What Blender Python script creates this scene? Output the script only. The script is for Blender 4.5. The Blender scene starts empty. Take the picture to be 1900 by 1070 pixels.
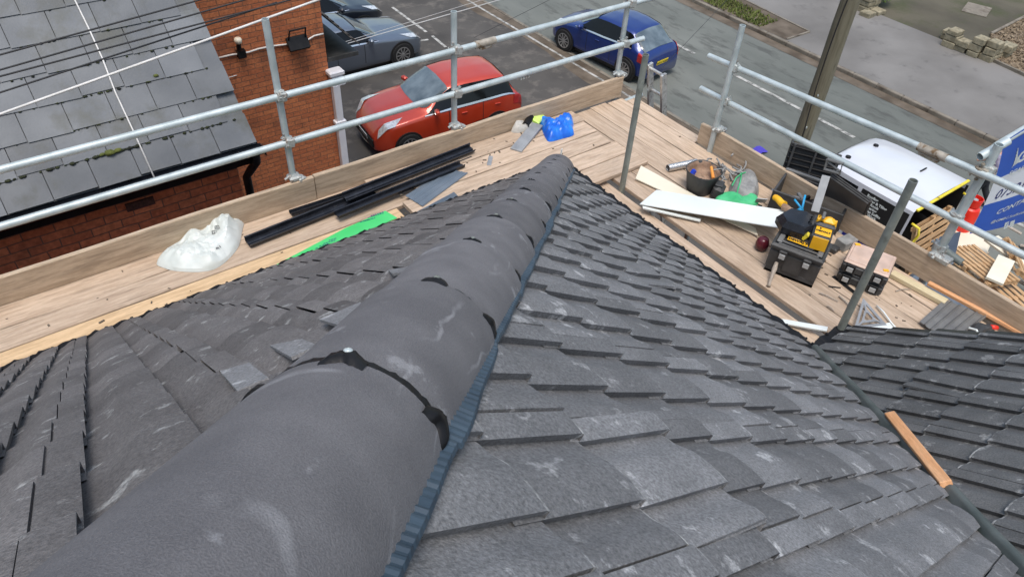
import bpy, bmesh, math, random
import numpy as np
from mathutils import Vector, Matrix
random.seed(7)
R_ = math.radians
# ------------------------------------------------------------------ camera
CX, CY, F, H = 950., 535., 1380.7607, 3.75          # photo is 1900 x 1070
_dn = Vector((-100., 1515., F)).normalized()
_X = Vector((2400., -1100., F)).normalized()
_Z = -_dn
_Y = _Z.cross(_X)
WX, WY, WZ = _X, _Y, _Z                              # world axes written in camera coords (x right, y down, z forward)
def cam2w(v): return Vector((WX.dot(v), WY.dot(v), WZ.dot(v)))
sc = bpy.context.scene
cam = bpy.data.cameras.new("camera"); camo = bpy.data.objects.new("camera", cam)
sc.collection.objects.link(camo); sc.camera = camo
cx_, cy_, cz_ = cam2w(Vector((1, 0, 0))), cam2w(Vector((0, -1, 0))), cam2w(Vector((0, 0, -1)))
m = Matrix.Identity(4)
for i in range(3):
    m[i][0] = cx_[i]; m[i][1] = cy_[i]; m[i][2] = cz_[i]
m[2][3] = H
camo.matrix_world = m
cam.sensor_width = 36; cam.lens = F / 1900 * 36; cam.clip_end = 600; cam.clip_start = .02
# ------------------------------------------------------------------ light
w = bpy.data.worlds.new("World"); sc.world = w; w.use_nodes = True
nt = w.node_tree
bg = nt.nodes["Background"]
sky = nt.nodes.new("ShaderNodeTexSky"); sky.sky_type = 'NISHITA'; sky.sun_disc = False
SUN_EL, SUN_AZ = 72, 215
sky.sun_elevation = R_(SUN_EL); sky.sun_rotation = R_(SUN_AZ); sky.air_density = 1.6; sky.dust_density = 3; sky.ozone_density = 1
nt.links.new(sky.outputs[0], bg.inputs[0]); bg.inputs[1].default_value = .135
sl = bpy.data.lights.new("sun", 'SUN'); sl.energy = 1.65; sl.angle = R_(26); sl.color = (1, .96, .9)
so = bpy.data.objects.new("sun", sl); sc.collection.objects.link(so)
_d = Vector((math.sin(R_(SUN_AZ)) * math.cos(R_(SUN_EL)), math.cos(R_(SUN_AZ)) * math.cos(R_(SUN_EL)), math.sin(R_(SUN_EL))))
so.rotation_euler = _d.to_track_quat('Z', 'Y').to_euler()
sc.view_settings.view_transform = 'Standard'; sc.view_settings.look = 'None'
sc.view_settings.exposure = .45; sc.view_settings.gamma = 1
# ------------------------------------------------------------------ pixel -> world
def ray(px, py): return cam2w(Vector((px - CX, py - CY, F)))
def at(px, py, z=0.):
    r = ray(px, py); t = (z - H) / r.z; return Vector((r.x * t, r.y * t, z))
def on(px, py, axis, val):
    r = ray(px, py); t = val / r[axis]; return Vector((r.x * t, r.y * t, H + r.z * t))
# ------------------------------------------------------------------ materials
def mat(name, c1, c2=None, scale=6, rough=.6, metal=0, bump=0, bscale=None, c3=None, s3=30, t3=(.62, .7), f3=1, stretch=None,
        detail=6, spec=.5, coat=0, rnd=0, grain=0, gs=200, edge=0, arcs=0, dist=0, thr=(.35, .65), coords='Object', trans=0):
    M = bpy.data.materials.new(name); M.use_nodes = True; t = M.node_tree; N = t.nodes; Lk = t.links
    b = N["Principled BSDF"]; b.inputs["Roughness"].default_value = rough; b.inputs["Metallic"].default_value = metal
    b.inputs["Specular IOR Level"].default_value = spec; b.inputs["Coat Weight"].default_value = coat
    b.inputs["Coat Roughness"].default_value = .05
    if trans: b.inputs["Transmission Weight"].default_value = trans
    c1 = (*c1, 1); c2 = (*c2, 1) if c2 else c1
    tc = N.new("ShaderNodeTexCoord"); mp = N.new("ShaderNodeMapping"); Lk.new(tc.outputs[coords], mp.inputs[0])
    if stretch: mp.inputs["Scale"].default_value = stretch
    n1 = N.new("ShaderNodeTexNoise"); n1.inputs["Scale"].default_value = scale; n1.inputs["Detail"].default_value = detail
    n1.inputs["Distortion"].default_value = dist
    Lk.new(mp.outputs[0], n1.inputs[0])
    mr = N.new("ShaderNodeMapRange"); mr.inputs[1].default_value, mr.inputs[2].default_value = thr
    Lk.new(n1.outputs[0], mr.inputs[0])
    mx = N.new("ShaderNodeMix"); mx.data_type = 'RGBA'; mx.inputs[6].default_value = c1; mx.inputs[7].default_value = c2
    Lk.new(mr.outputs[0], mx.inputs[0]); col = mx.outputs[2]
    if c3:
        n3 = N.new("ShaderNodeTexNoise"); n3.inputs["Scale"].default_value = s3; n3.inputs["Detail"].default_value = 9
        n3.inputs["Roughness"].default_value = .65
        Lk.new(mp.outputs[0], n3.inputs[0]); m3 = N.new("ShaderNodeMapRange")
        m3.inputs[1].default_value, m3.inputs[2].default_value = t3; m3.inputs[4].default_value = f3
        Lk.new(n3.outputs[0], m3.inputs[0]); x3 = N.new("ShaderNodeMix"); x3.data_type = 'RGBA'
        Lk.new(m3.outputs[0], x3.inputs[0]); Lk.new(col, x3.inputs[6]); x3.inputs[7].default_value = (*c3, 1); col = x3.outputs[2]
    if rnd:
        a = N.new("ShaderNodeAttribute"); a.attribute_name = "rnd"; r1 = N.new("ShaderNodeMapRange")
        r1.inputs[3].default_value = 1 - rnd; r1.inputs[4].default_value = 1 + rnd; Lk.new(a.outputs[2], r1.inputs[0])
        hs = N.new("ShaderNodeHueSaturation"); Lk.new(r1.outputs[0], hs.inputs["Value"]); Lk.new(col, hs.inputs["Color"]); col = hs.outputs[0]
    if arcs:
        for sc_, ds_, off_ in ((2.3, 5., 0.), (3.9, 7., 3.)):
            m5 = N.new("ShaderNodeMapping"); m5.inputs["Location"].default_value = (off_, off_ * .7, off_ * .3); Lk.new(tc.outputs[coords], m5.inputs[0])
            wv = N.new("ShaderNodeTexWave"); wv.wave_type = 'RINGS'; wv.inputs["Scale"].default_value = sc_; wv.inputs["Distortion"].default_value = ds_; wv.inputs["Detail"].default_value = 3; wv.inputs["Detail Scale"].default_value = .8
            Lk.new(m5.outputs[0], wv.inputs[0]); r5 = N.new("ShaderNodeMapRange"); r5.inputs[1].default_value = .982; r5.inputs[2].default_value = 1.; Lk.new(wv.outputs["Fac"], r5.inputs[0])
            n5 = N.new("ShaderNodeTexNoise"); n5.inputs["Scale"].default_value = 4.5; n5.inputs["Detail"].default_value = 8; Lk.new(m5.outputs[0], n5.inputs[0])
            r6 = N.new("ShaderNodeMapRange"); r6.inputs[1].default_value = .52; r6.inputs[2].default_value = .66; r6.inputs[4].default_value = arcs; Lk.new(n5.outputs[0], r6.inputs[0])
            m6 = N.new("ShaderNodeMath"); m6.operation = 'MULTIPLY'; Lk.new(r5.outputs[0], m6.inputs[0]); Lk.new(r6.outputs[0], m6.inputs[1])
            x6 = N.new("ShaderNodeMix"); x6.data_type = 'RGBA'; Lk.new(m6.outputs[0], x6.inputs[0]); Lk.new(col, x6.inputs[6]); x6.inputs[7].default_value = (.36, .36, .37, 1); col = x6.outputs[2]
    if edge:
        ea = N.new("ShaderNodeAttribute"); ea.attribute_name = "edge"; ne = N.new("ShaderNodeTexNoise"); ne.inputs["Scale"].default_value = 26; ne.inputs["Detail"].default_value = 6
        Lk.new(mp.outputs[0], ne.inputs[0]); me_ = N.new("ShaderNodeMapRange"); me_.inputs[1].default_value = .42; me_.inputs[2].default_value = .58; Lk.new(ne.outputs[0], me_.inputs[0])
        mm = N.new("ShaderNodeMath"); mm.operation = 'MULTIPLY'; Lk.new(ea.outputs[2], mm.inputs[0]); Lk.new(me_.outputs[0], mm.inputs[1])
        xe = N.new("ShaderNodeMix"); xe.data_type = 'RGBA'; Lk.new(mm.outputs[0], xe.inputs[0]); Lk.new(col, xe.inputs[6]); xe.inputs[7].default_value = (edge, edge, edge * .97, 1); col = xe.outputs[2]
    if grain:
        ng = N.new("ShaderNodeTexNoise"); ng.inputs["Scale"].default_value = gs; ng.inputs["Detail"].default_value = 3; ng.inputs["Roughness"].default_value = .7
        Lk.new(mp.outputs[0], ng.inputs[0]); mg = N.new("ShaderNodeMapRange"); mg.inputs[1].default_value = .32; mg.inputs[2].default_value = .68
        mg.inputs[3].default_value = 1 - grain; mg.inputs[4].default_value = 1 + grain; Lk.new(ng.outputs[0], mg.inputs[0])
        hg = N.new("ShaderNodeHueSaturation"); Lk.new(mg.outputs[0], hg.inputs["Value"]); Lk.new(col, hg.inputs["Color"]); col = hg.outputs[0]
    Lk.new(col, b.inputs["Base Color"])
    if bump:
        nb = N.new("ShaderNodeTexNoise"); nb.inputs["Scale"].default_value = bscale or scale * 8; nb.inputs["Detail"].default_value = 4
        Lk.new(mp.outputs[0], nb.inputs[0]); bp = N.new("ShaderNodeBump"); bp.inputs["Strength"].default_value = bump
        bp.inputs["Distance"].default_value = .01; Lk.new(nb.outputs[0], bp.inputs["Height"]); Lk.new(bp.outputs[0], b.inputs["Normal"])
    return M
def node_in(M, cls): return [n for n in M.node_tree.nodes if n.bl_idname == cls]

def brick_mat(name, bl, bh, axes, ca, cb, cm, rough=.85):
    M = bpy.data.materials.new(name); M.use_nodes = True; t = M.node_tree; N = t.nodes; Lk = t.links; b = N["Principled BSDF"]
    b.inputs["Roughness"].default_value = rough
    tc = N.new("ShaderNodeTexCoord"); sp = N.new("ShaderNodeSeparateXYZ"); cb_ = N.new("ShaderNodeCombineXYZ")
    Lk.new(tc.outputs["Object"], sp.inputs[0]); Lk.new(sp.outputs[axes], cb_.inputs[0]); Lk.new(sp.outputs[2], cb_.inputs[1])
    nz = N.new("ShaderNodeTexNoise"); nz.inputs["Scale"].default_value = 5; nz.inputs["Detail"].default_value = 6
    Lk.new(tc.outputs["Object"], nz.inputs[0])
    vm = N.new("ShaderNodeVectorMath"); vm.operation = 'MULTIPLY_ADD'; Lk.new(nz.outputs["Color"], vm.inputs[0])
    vm.inputs[1].default_value = (.022, .022, 0); Lk.new(cb_.outputs[0], vm.inputs[2])
    br = N.new("ShaderNodeTexBrick"); Lk.new(vm.outputs[0], br.inputs[0]); br.inputs["Scale"].default_value = 1
    br.inputs["Brick Width"].default_value = bl; br.inputs["Row Height"].default_value = bh
    br.inputs["Mortar Size"].default_value = .0062; br.inputs["Mortar Smooth"].default_value = .35; br.inputs["Bias"].default_value = .1
    br.inputs["Color1"].default_value = (*ca, 1); br.inputs["Color2"].default_value = (*cb, 1); br.inputs["Mortar"].default_value = (*cm, 1)
    n2 = N.new("ShaderNodeTexNoise"); n2.inputs["Scale"].default_value = 3.2; n2.inputs["Detail"].default_value = 9; Lk.new(tc.outputs["Object"], n2.inputs[0])
    m2 = N.new("ShaderNodeMapRange"); m2.inputs[1].default_value = .54; m2.inputs[2].default_value = .78; m2.inputs[4].default_value = .6; Lk.new(n2.outputs[0], m2.inputs[0])
    x = N.new("ShaderNodeMix"); x.data_type = 'RGBA'; Lk.new(m2.outputs[0], x.inputs[0]); Lk.new(br.outputs[0], x.inputs[6]); x.inputs[7].default_value = (.09, .045, .03, 1)
    n4 = N.new("ShaderNodeTexNoise"); n4.inputs["Scale"].default_value = 28; n4.inputs["Detail"].default_value = 6; Lk.new(tc.outputs["Object"], n4.inputs[0])
    m4 = N.new("ShaderNodeMapRange"); m4.inputs[1].default_value = .3; m4.inputs[2].default_value = .7; m4.inputs[3].default_value = .72; m4.inputs[4].default_value = 1.22; Lk.new(n4.outputs[0], m4.inputs[0])
    hs = N.new("ShaderNodeHueSaturation"); Lk.new(m4.outputs[0], hs.inputs["Value"]); Lk.new(x.outputs[2], hs.inputs["Color"])
    Lk.new(hs.outputs[0], b.inputs["Base Color"])
    bp = N.new("ShaderNodeBump"); bp.inputs["Strength"].default_value = .6; bp.inputs["Distance"].default_value = .012; bp.invert = True
    Lk.new(br.outputs["Fac"], bp.inputs["Height"]); bp2 = N.new("ShaderNodeBump"); bp2.inputs["Strength"].default_value = .3; bp2.inputs["Distance"].default_value = .01
    Lk.new(n4.outputs[0], bp2.inputs["Height"]); Lk.new(bp.outputs[0], bp2.inputs["Normal"]); Lk.new(bp2.outputs[0], b.inputs["Normal"])
    return M

TC = dict(rough=.72, bump=.35, rnd=.24, grain=.38, gs=150, edge=.42)
M = {}
M['tileR'] = mat('concrete tile', (.145, .146, .15), (.185, .186, .191), 7, c3=(.55, .55, .55), s3=11, t3=(.585, .65), f3=.5, bscale=260, detail=10, **TC)  # grazing sky sheen on the right slope is put into this lighter grey
M['tileL'] = mat('brown grey concrete tile', (.115, .106, .103), (.152, .142, .138), 7, c3=(.5, .5, .48), s3=13, t3=(.59, .66), f3=.5, bscale=260, detail=10, **TC)  # same tiling as the right slope, toned darker where less sky is reflected
M['tile2'] = mat('front roof concrete tile', (.092, .094, .095), (.125, .127, .128), 7, c3=(.5, .5, .49), s3=12, t3=(.58, .66), f3=.45, bscale=220, detail=10, **TC)
M['hip'] = mat('hip tile concrete', (.108, .105, .11), (.14, .136, .141), 9, arcs=.5, rough=.78, c3=(.34, .34, .35), s3=7.5, t3=(.6, .65), f3=.45, bump=.3, bscale=420, detail=12, rnd=.16, grain=.22, gs=420)
M['black'] = mat('black plastic', (.005, .005, .006), (.011, .011, .012), 10, rough=.5, bump=.1, spec=.25)
M['blackgloss'] = mat('glossy black plastic', (.01, .011, .014), (.018, .02, .026), 14, rough=.22, c3=(.09, .09, .09), s3=16, t3=(.6, .8), f3=.35)
M['dust'] = mat('dusty black plastic', (.028, .029, .03), (.055, .055, .056), 7, rough=.55, c3=(.16, .15, .14), s3=12, t3=(.55, .8), f3=.5, bump=.1)
M['greyplas'] = mat('grey plastic', (.12, .12, .12), (.17, .17, .165), 8, rough=.5)
M['blue_fl'] = mat('slate blue flashing', (.024, .042, .062), (.042, .068, .094), 14, rough=.5, c3=(.03, .05, .07), s3=40, t3=(.5, .7), f3=.6)
M['valley'] = mat('grey green valley trim', (.055, .07, .068), (.1, .115, .112), 6, rough=.5, bump=.2)
def wood(n, a, b, c=None, kn=.5, st=(1.6, 16, 16), f=.5): return mat(n, a, b, 2.2, rough=.75, stretch=st, detail=10, dist=.5, c3=c or tuple(x * .42 for x in a), s3=1.6, t3=(.52, .72), f3=f, bump=.25, bscale=22, grain=.12, gs=14)
M['board'] = [wood('scaffold board %d' % i, tuple(x * k for x in (.42, .31, .22)), tuple(x * k for x in (.555, .43, .32)), f=.6) for i, k in enumerate((.92, 1.0, 1.08, .84))]
M['newboard'] = wood('new yellow board', (.5, .34, .19), (.66, .47, .28), f=.3)
M['toe'] = wood('toe board wood', (.4, .3, .205), (.54, .42, .3), f=.6)
M['batten'] = wood('orange batten', (.62, .3, .13), (.75, .42, .22), f=.2)
M['pale'] = wood('pale batten', (.55, .46, .28), (.66, .56, .36), f=.2)
M['pallet'] = wood('pallet wood', (.42, .25, .12), (.6, .4, .22), f=.4)
M['greywood'] = wood('weathered stick', (.3, .25, .2), (.42, .36, .3))
M['galv'] = mat('galvanised tube', (.42, .48, .48), (.58, .64, .64), 9, rough=.5, metal=.35, bump=.1, c3=(.25, .27, .25), s3=18, t3=(.58, .75), f3=.6)
M['galvd'] = mat('weathered steel tube', (.2, .22, .2), (.3, .32, .28), 6, rough=.55, metal=.3, bump=.1, c3=(.12, .12, .1), s3=14, t3=(.5, .7), f3=.6)
M['coupler'] = mat('coupler steel', (.4, .42, .4), (.55, .57, .55), 30, rough=.5, metal=.4, c3=(.2, .13, .09), s3=30, t3=(.5, .6), f3=.7, bump=.4)
M['rusty'] = mat('rusty sleeve', (.28, .25, .2), (.42, .38, .32), 20, rough=.7, metal=.2, c3=(.16, .1, .05), s3=14, t3=(.5, .6))
M['alu'] = mat('aluminium', (.5, .5, .48), (.68, .68, .66), 20, rough=.38, metal=.6, c3=(.18, .17, .15), s3=22, t3=(.55, .65))
M['slate'] = mat('roof slate', (.1, .11, .122), (.142, .152, .163), 3, rough=.5, rnd=.16, bump=.12, bscale=60, c3=(.075, .078, .066), s3=2.6, t3=(.5, .66), f3=.8, spec=.4)
M['moss'] = mat('moss', (.012, .013, .01), (.04, .05, .015), 9, rough=.95, bump=.8, bscale=60)
M['mossg'] = mat('green moss', (.08, .095, .02), (.14, .15, .03), 12, rough=.95, bump=.8, bscale=60)
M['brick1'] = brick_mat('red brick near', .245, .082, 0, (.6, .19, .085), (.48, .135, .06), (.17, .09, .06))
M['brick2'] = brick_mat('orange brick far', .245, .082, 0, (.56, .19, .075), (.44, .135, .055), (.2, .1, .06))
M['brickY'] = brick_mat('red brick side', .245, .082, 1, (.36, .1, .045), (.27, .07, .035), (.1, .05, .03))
M['white'] = mat('white plastic', (.66, .7, .68), (.72, .76, .74), 3, rough=.35)
M['whitep'] = mat('white upvc pipe', (.62, .62, .66), (.7, .7, .73), 5, rough=.35)
M['cream'] = mat('cream plastic board', (.72, .66, .52), (.78, .72, .58), 3, rough=.45)
M['cable'] = mat('black cable', (.02, .02, .022), rough=.6)
M['wcable'] = mat('white cable', (.6, .58, .55), (.7, .68, .65), 8, rough=.5)
M['asph'] = mat('forecourt asphalt', (.048, .044, .04), (.085, .078, .07), .55, rough=.9, c3=(.17, .15, .13), s3=1.9, t3=(.52, .68), f3=.6, bump=.3, bscale=60, detail=12)
M['road'] = mat('road asphalt', (.1, .108, .096), (.165, .173, .155), .35, rough=.85, c3=(.055, .055, .05), s3=1.6, t3=(.52, .64), f3=.65, bump=.3, bscale=60, detail=12, stretch=(1.4, .5, 1))
M['foot'] = mat('footway asphalt', (.13, .122, .113), (.2, .19, .178), .4, rough=.9, c3=(.08, .075, .07), s3=1.3, t3=(.58, .7), f3=.6, bump=.3, bscale=60, detail=12)
M['drive'] = mat('driveway', (.06, .052, .035), (.1, .088, .06), .5, rough=.9, c3=(.045, .055, .015), s3=.6, t3=(.5, .66), f3=.8, bump=.3, bscale=60, detail=12)
M['kerb'] = mat('kerb stone', (.16, .14, .11), (.24, .21, .17), 2, rough=.9, c3=(.07, .05, .035), s3=1.5, t3=(.5, .7), bump=.3)
M['dirt'] = mat('gutter dirt', (.07, .052, .035), (.15, .12, .09), 1.5, rough=.95, bump=.4, detail=12)
M['paintline'] = mat('road paint', (.36, .35, .32), (.5, .49, .46), 4, rough=.7, c3=(.1, .1, .09), s3=5, t3=(.46, .6), f3=.85)
M['grass'] = mat('grass', (.09, .12, .025), (.16, .19, .05), 3, rough=.95, c3=(.12, .09, .04), s3=4, t3=(.52, .68), bump=.8, bscale=40)
M['stone'] = mat('stone', (.2, .17, .11), (.33, .29, .2), 5, rough=.9, c3=(.1, .1, .07), s3=9, t3=(.5, .65), f3=.7, bump=.7, bscale=30)
M['gravel'] = mat('gravel', (.06, .04, .025), (.3, .23, .15), 16, rough=.95, bump=1, bscale=30, detail=12)
M['pole'] = mat('pole wood', (.13, .115, .075), (.22, .2, .14), 2, rough=.85, stretch=(9, 9, .7), c3=(.07, .06, .04), s3=2, t3=(.52, .7), bump=.4, bscale=10, detail=10)
M['leaf'] = mat('leaf', (.06, .11, .02), (.14, .2, .03), 8, rough=.7)
M['glass'] = mat('car glass', (.006, .007, .008), rough=.08, spec=.3, coat=.0)
M['screen'] = mat('pale windscreen', (.05, .07, .08), (.16, .2, .22), 2.2, rough=.08, spec=.8, coat=.8)  # sky reflection on the glass painted in as pale patches
M['tyre'] = mat('tyre', (.012, .012, .012), rough=.85)
M['rim'] = mat('alloy rim', (.4, .4, .4), (.55, .55, .55), 10, rough=.3, metal=.8)
M['chrome'] = mat('chrome', (.7, .7, .7), rough=.2, metal=.9)
M['lamp'] = mat('headlight glass', (.45, .48, .5), (.75, .78, .8), 14, rough=.15, coat=1, metal=.2)
M['tail'] = mat('tail light', (.3, .01, .01), (.45, .02, .02), 8, rough=.15, coat=1)
M['yplate'] = mat('yellow plate', (.8, .6, .02), rough=.4)
M['wplate'] = mat('white plate', (.6, .6, .58), rough=.4)
M['ink'] = mat('black ink', (.01, .01, .01), rough=.6)
M['yellow'] = mat('yellow plastic', (.75, .38, .01), (.85, .47, .02), 5, rough=.4)
M['yellowp'] = mat('yellow paint', (.7, .55, .02), (.8, .66, .06), 5, rough=.5, c3=(.2, .15, .03), s3=6, t3=(.56, .66))
M['green'] = mat('green sheet', (.05, .5, .13), (.08, .58, .18), 3, rough=.5)
M['greenbag'] = mat('green cloth', (.03, .36, .13), (.08, .5, .22), 6, rough=.7, bump=.3)
M['bluebag'] = mat('blue carrier bag', (.005, .09, .52), (.02, .22, .8), 7, rough=.3, bump=.3, bscale=9)
M['bluegrey'] = mat('blue grey sheet', (.1, .13, .165), (.15, .18, .215), 4, rough=.4, bump=.1)
M['whitebag'] = mat('white sack', (.52, .56, .53), (.66, .69, .66), 5, rough=.45, bump=.25, bscale=8)
M['greymetal'] = mat('dull grey metal', (.26, .27, .28), (.36, .37, .38), 10, rough=.5, metal=.3, c3=(.6, .6, .6), s3=60, t3=(.6, .7), f3=.4)
M['lightgrey'] = mat('light grey metal', (.36, .37, .37), (.44, .45, .45), 10, rough=.5, metal=.2)
M['silver'] = mat('foil tube', (.5, .5, .5), (.75, .75, .75), 30, rough=.25, metal=.8, bump=.4)
M['mud'] = mat('mortar mud', (.2, .12, .075), (.34, .23, .16), 9, rough=.95, bump=.8)
M['cloth'] = mat('grey cloth', (.2, .2, .195), (.33, .33, .32), 12, rough=.9, bump=.5)
M['bluep'] = mat('blue plastic', (.01, .05, .5), rough=.35)
M['cyan'] = mat('light blue plastic', (.03, .35, .65), rough=.4)
M['orange'] = mat('orange handle', (.75, .27, .04), (.8, .33, .06), 8, rough=.5)
M['red'] = mat('red plastic', (.7, .02, .01), (.8, .04, .02), 6, rough=.35)
M['maroon'] = mat('maroon plastic', (.07, .008, .015), (.12, .015, .025), 10, rough=.25)
M['lime'] = mat('lime packet', (.5, .75, .1), (.7, .85, .3), 10, rough=.4)
M['clear'] = mat('clear polythene', (.42, .4, .36), (.6, .58, .53), 10, rough=.2, bump=.4)
M['lidclear'] = mat('dusty clear lid', (.5, .36, .28), (.66, .48, .38), 7, rough=.3, c3=(.75, .4, .2), s3=6, t3=(.55, .75), f3=.7, coat=.5)
M['banner'] = mat('blue banner', (.012, .085, .46), (.018, .115, .56), 1.5, rough=.5)
M['bannerw'] = mat('white banner print', (.7, .72, .76), (.78, .8, .84), 2, rough=.5)
M['navy'] = mat('navy print', (.02, .03, .16), rough=.5)
M['vanwhite'] = mat('white van paint', (.58, .6, .65), (.64, .66, .7), 1, rough=.3, coat=.4, c3=(.45, .45, .46), s3=3, t3=(.68, .75), f3=.5)
M['vanblue'] = mat('van blue graphics', (.008, .015, .2), (.012, .02, .26), 2, rough=.3, coat=.4)
M['skin'] = mat('skin', (.5, .27, .2), rough=.6)
M['hair'] = mat('brown hair', (.12, .05, .03), rough=.8)
M['shirt'] = mat('purple grey shirt', (.16, .14, .2), (.26, .23, .32), 8, rough=.9, c3=(.4, .38, .45), s3=5, t3=(.5, .65))
M['trouser'] = mat('black trousers', (.012, .014, .018), (.02, .022, .028), 9, rough=.9)
M['pink'] = mat('pink cloth', (.55, .25, .25), (.65, .35, .34), 8, rough=.8)
def paint(n, a, b=None, metal=.3): return mat(n, a, b or a, 1.5, rough=.38, metal=metal, coat=1, spec=.5)
M['redcar'] = paint('orange red car paint', (.5, .04, .012), (.54, .05, .016), .2)
M['bluecar'] = paint('blue car paint', (.003, .024, .16), (.004, .03, .19), .35)
M['silvercar'] = paint('blue grey car paint', (.15, .18, .225), (.17, .2, .245), .6)
M['darkcar'] = paint('black blue car paint', (.012, .016, .026), None, .3)
M['palecar'] = paint('pale grey car paint', (.35, .38, .42), None, .4)
# ------------------------------------------------------------------ mesh helpers
COL = sc.collection
def tag(o, label, cat, group=None, kind=None):
    if label: o['label'] = label
    if cat: o['category'] = cat
    if group: o['group'] = group
    if kind: o['kind'] = kind
    return o
def empty(name, loc, label, cat, group=None, rz=0):
    o = bpy.data.objects.new(name, None); COL.objects.link(o); o.location = loc; o.rotation_euler = (0, 0, rz); o.empty_display_size = .1
    return tag(o, label, cat, group)
class MB:
    def __init__(s, mw=None): s.v = []; s.f = []; s.r = []; s.M = mw or Matrix.Identity(4); s.sm = False
    def add(s, vs, fs, rnd=None, T=None):
        n = len(s.v); X = s.M @ T if T else s.M
        s.v += [tuple(X @ Vector(p)) for p in vs]; s.f += [tuple(i + n for i in f) for f in fs]
        rnd = random.random() if rnd is None else rnd
        s.r += [rnd] * len(fs); return s
    def box(s, c, d, rot=None, rnd=None, bev=0):
        x, y, z = d[0] / 2, d[1] / 2, d[2] / 2
        T = Matrix.Translation(c) @ (rot.to_4x4() if rot else Matrix.Identity(4))
        if bev:
            b = min(bev, x * .9, y * .9, z * .9); vs = []
            for zz, k in ((-z, 1), (-z + b, 0), (z - b, 0), (z, 1)):
                o = b if k else 0
                for sx, sy in ((-1, -1), (1, -1), (1, 1), (-1, 1)):
                    for q in ((0, 1), (1, 0)) if sx * sy > 0 else ((1, 0), (0, 1)):
                        vs.append((sx * (x - o - (b * .6 if q[0] else 0)), sy * (y - o - (b * .6 if q[1] else 0)), zz))
            fs = [tuple(range(7, -1, -1)), tuple(range(24, 32))]
            for k in range(3):
                for i in range(8): fs.append((k * 8 + i, k * 8 + (i + 1) % 8, k * 8 + 8 + (i + 1) % 8, k * 8 + 8 + i))
            return s.add(vs, fs, rnd, T)
        vs = [(a, b, c2) for c2 in (-z, z) for a, b in ((-x, -y), (x, -y), (x, y), (-x, y))]
        return s.add(vs, [(3, 2, 1, 0), (4, 5, 6, 7), (0, 1, 5, 4), (1, 2, 6, 5), (2, 3, 7, 6), (3, 0, 4, 7)], rnd, T)
    def tube(s, p0, p1, r, r2=None, n=12, cap=True, hollow=0, rnd=None):
        p0, p1 = Vector(p0), Vector(p1); d = (p1 - p0); q = d.to_track_quat('Z', 'Y').to_matrix(); r2 = r if r2 is None else r2
        vs = []
        for p, rr in ((p0, r), (p1, r2)):
            for i in range(n):
                a = 2 * math.pi * i / n; vs.append(tuple(p + q @ Vector((rr * math.cos(a), rr * math.sin(a), 0))))
        fs = [(i, (i + 1) % n, n + (i + 1) % n, n + i) for i in range(n)]
        if hollow:
            for p, rr in ((p0, r * hollow), (p1, r2 * hollow)):
                for i in range(n):
                    a = 2 * math.pi * i / n; vs.append(tuple(p + q @ Vector((rr * math.cos(a), rr * math.sin(a), 0))))
            for i in range(n):
                j = (i + 1) % n
                fs += [(2 * n + j, 2 * n + i, 3 * n + i, 3 * n + j), (i, 2 * n + i, 2 * n + j, j), (n + j, 3 * n + j, 3 * n + i, n + i)]
        elif cap: fs += [tuple(range(n - 1, -1, -1)), tuple(range(n, 2 * n))]
        return s.add(vs, fs, rnd)
    def path(s, pts, r, n=8, closed=False, rnd=.5):
        pts = [Vector(p) for p in pts]; vs = []; m = len(pts); up = None
        for k, p in enumerate(pts):
            d = (pts[min(k + 1, m - 1)] - pts[max(k - 1, 0)]).normalized()
            if up is None: up = Vector((0, 0, 1)) if abs(d.z) < .9 else Vector((1, 0, 0))
            a = d.cross(up).normalized(); b = a.cross(d).normalized(); up = b
            rr = r(k / (m - 1)) if callable(r) else r
            for i in range(n):
                t = 2 * math.pi * i / n; vs.append(tuple(p + a * rr * math.cos(t) + b * rr * math.sin(t)))
        fs = [(k * n + i, k * n + (i + 1) % n, (k + 1) * n + (i + 1) % n, (k + 1) * n + i) for k in range(m - 1) for i in range(n)]
        fs += [tuple(range(n - 1, -1, -1)), tuple(range((m - 1) * n, m * n))]
        return s.add(vs, fs, rnd)
    def prism(s, poly, z0, z1, T=None, rnd=None):
        n = len(poly); A = sum(poly[i][0] * poly[(i + 1) % n][1] - poly[(i + 1) % n][0] * poly[i][1] for i in range(n))
        if A < 0: poly = poly[::-1]
        vs = [(p[0], p[1], z0) for p in poly] + [(p[0], p[1], z1) for p in poly]
        fs = [tuple(range(n - 1, -1, -1)), tuple(range(n, 2 * n))] + [(i, (i + 1) % n, n + (i + 1) % n, n + i) for i in range(n)]
        return s.add(vs, fs, rnd, T)
    def grid(s, rows, rnd=None, closed=False, flip=False):
        m = len(rows[0]); vs = [tuple(p) for r in rows for p in r]; fs = []
        for i in range(len(rows) - 1):
            for j in range(m if closed else m - 1):
                f = (i * m + j, i * m + (j + 1) % m, (i + 1) * m + (j + 1) % m, (i + 1) * m + j)
                fs.append(f[::-1] if flip else f)
        return s.add(vs, fs, rnd)
    def lathe(s, prof, n=20, T=None, rnd=.5):
        rows = []
        vs = []; fs = []
        for r, z in prof:
            for i in range(n): vs.append((r * math.cos(2 * math.pi * i / n), r * math.sin(2 * math.pi * i / n), z))
        for k in range(len(prof) - 1):
            for i in range(n): fs.append((k * n + i, k * n + (i + 1) % n, (k + 1) * n + (i + 1) % n, (k + 1) * n + i))
        fs += [tuple(range(n - 1, -1, -1)), tuple(range((len(prof) - 1) * n, len(prof) * n))]
        return s.add(vs, fs, rnd, T)
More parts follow.
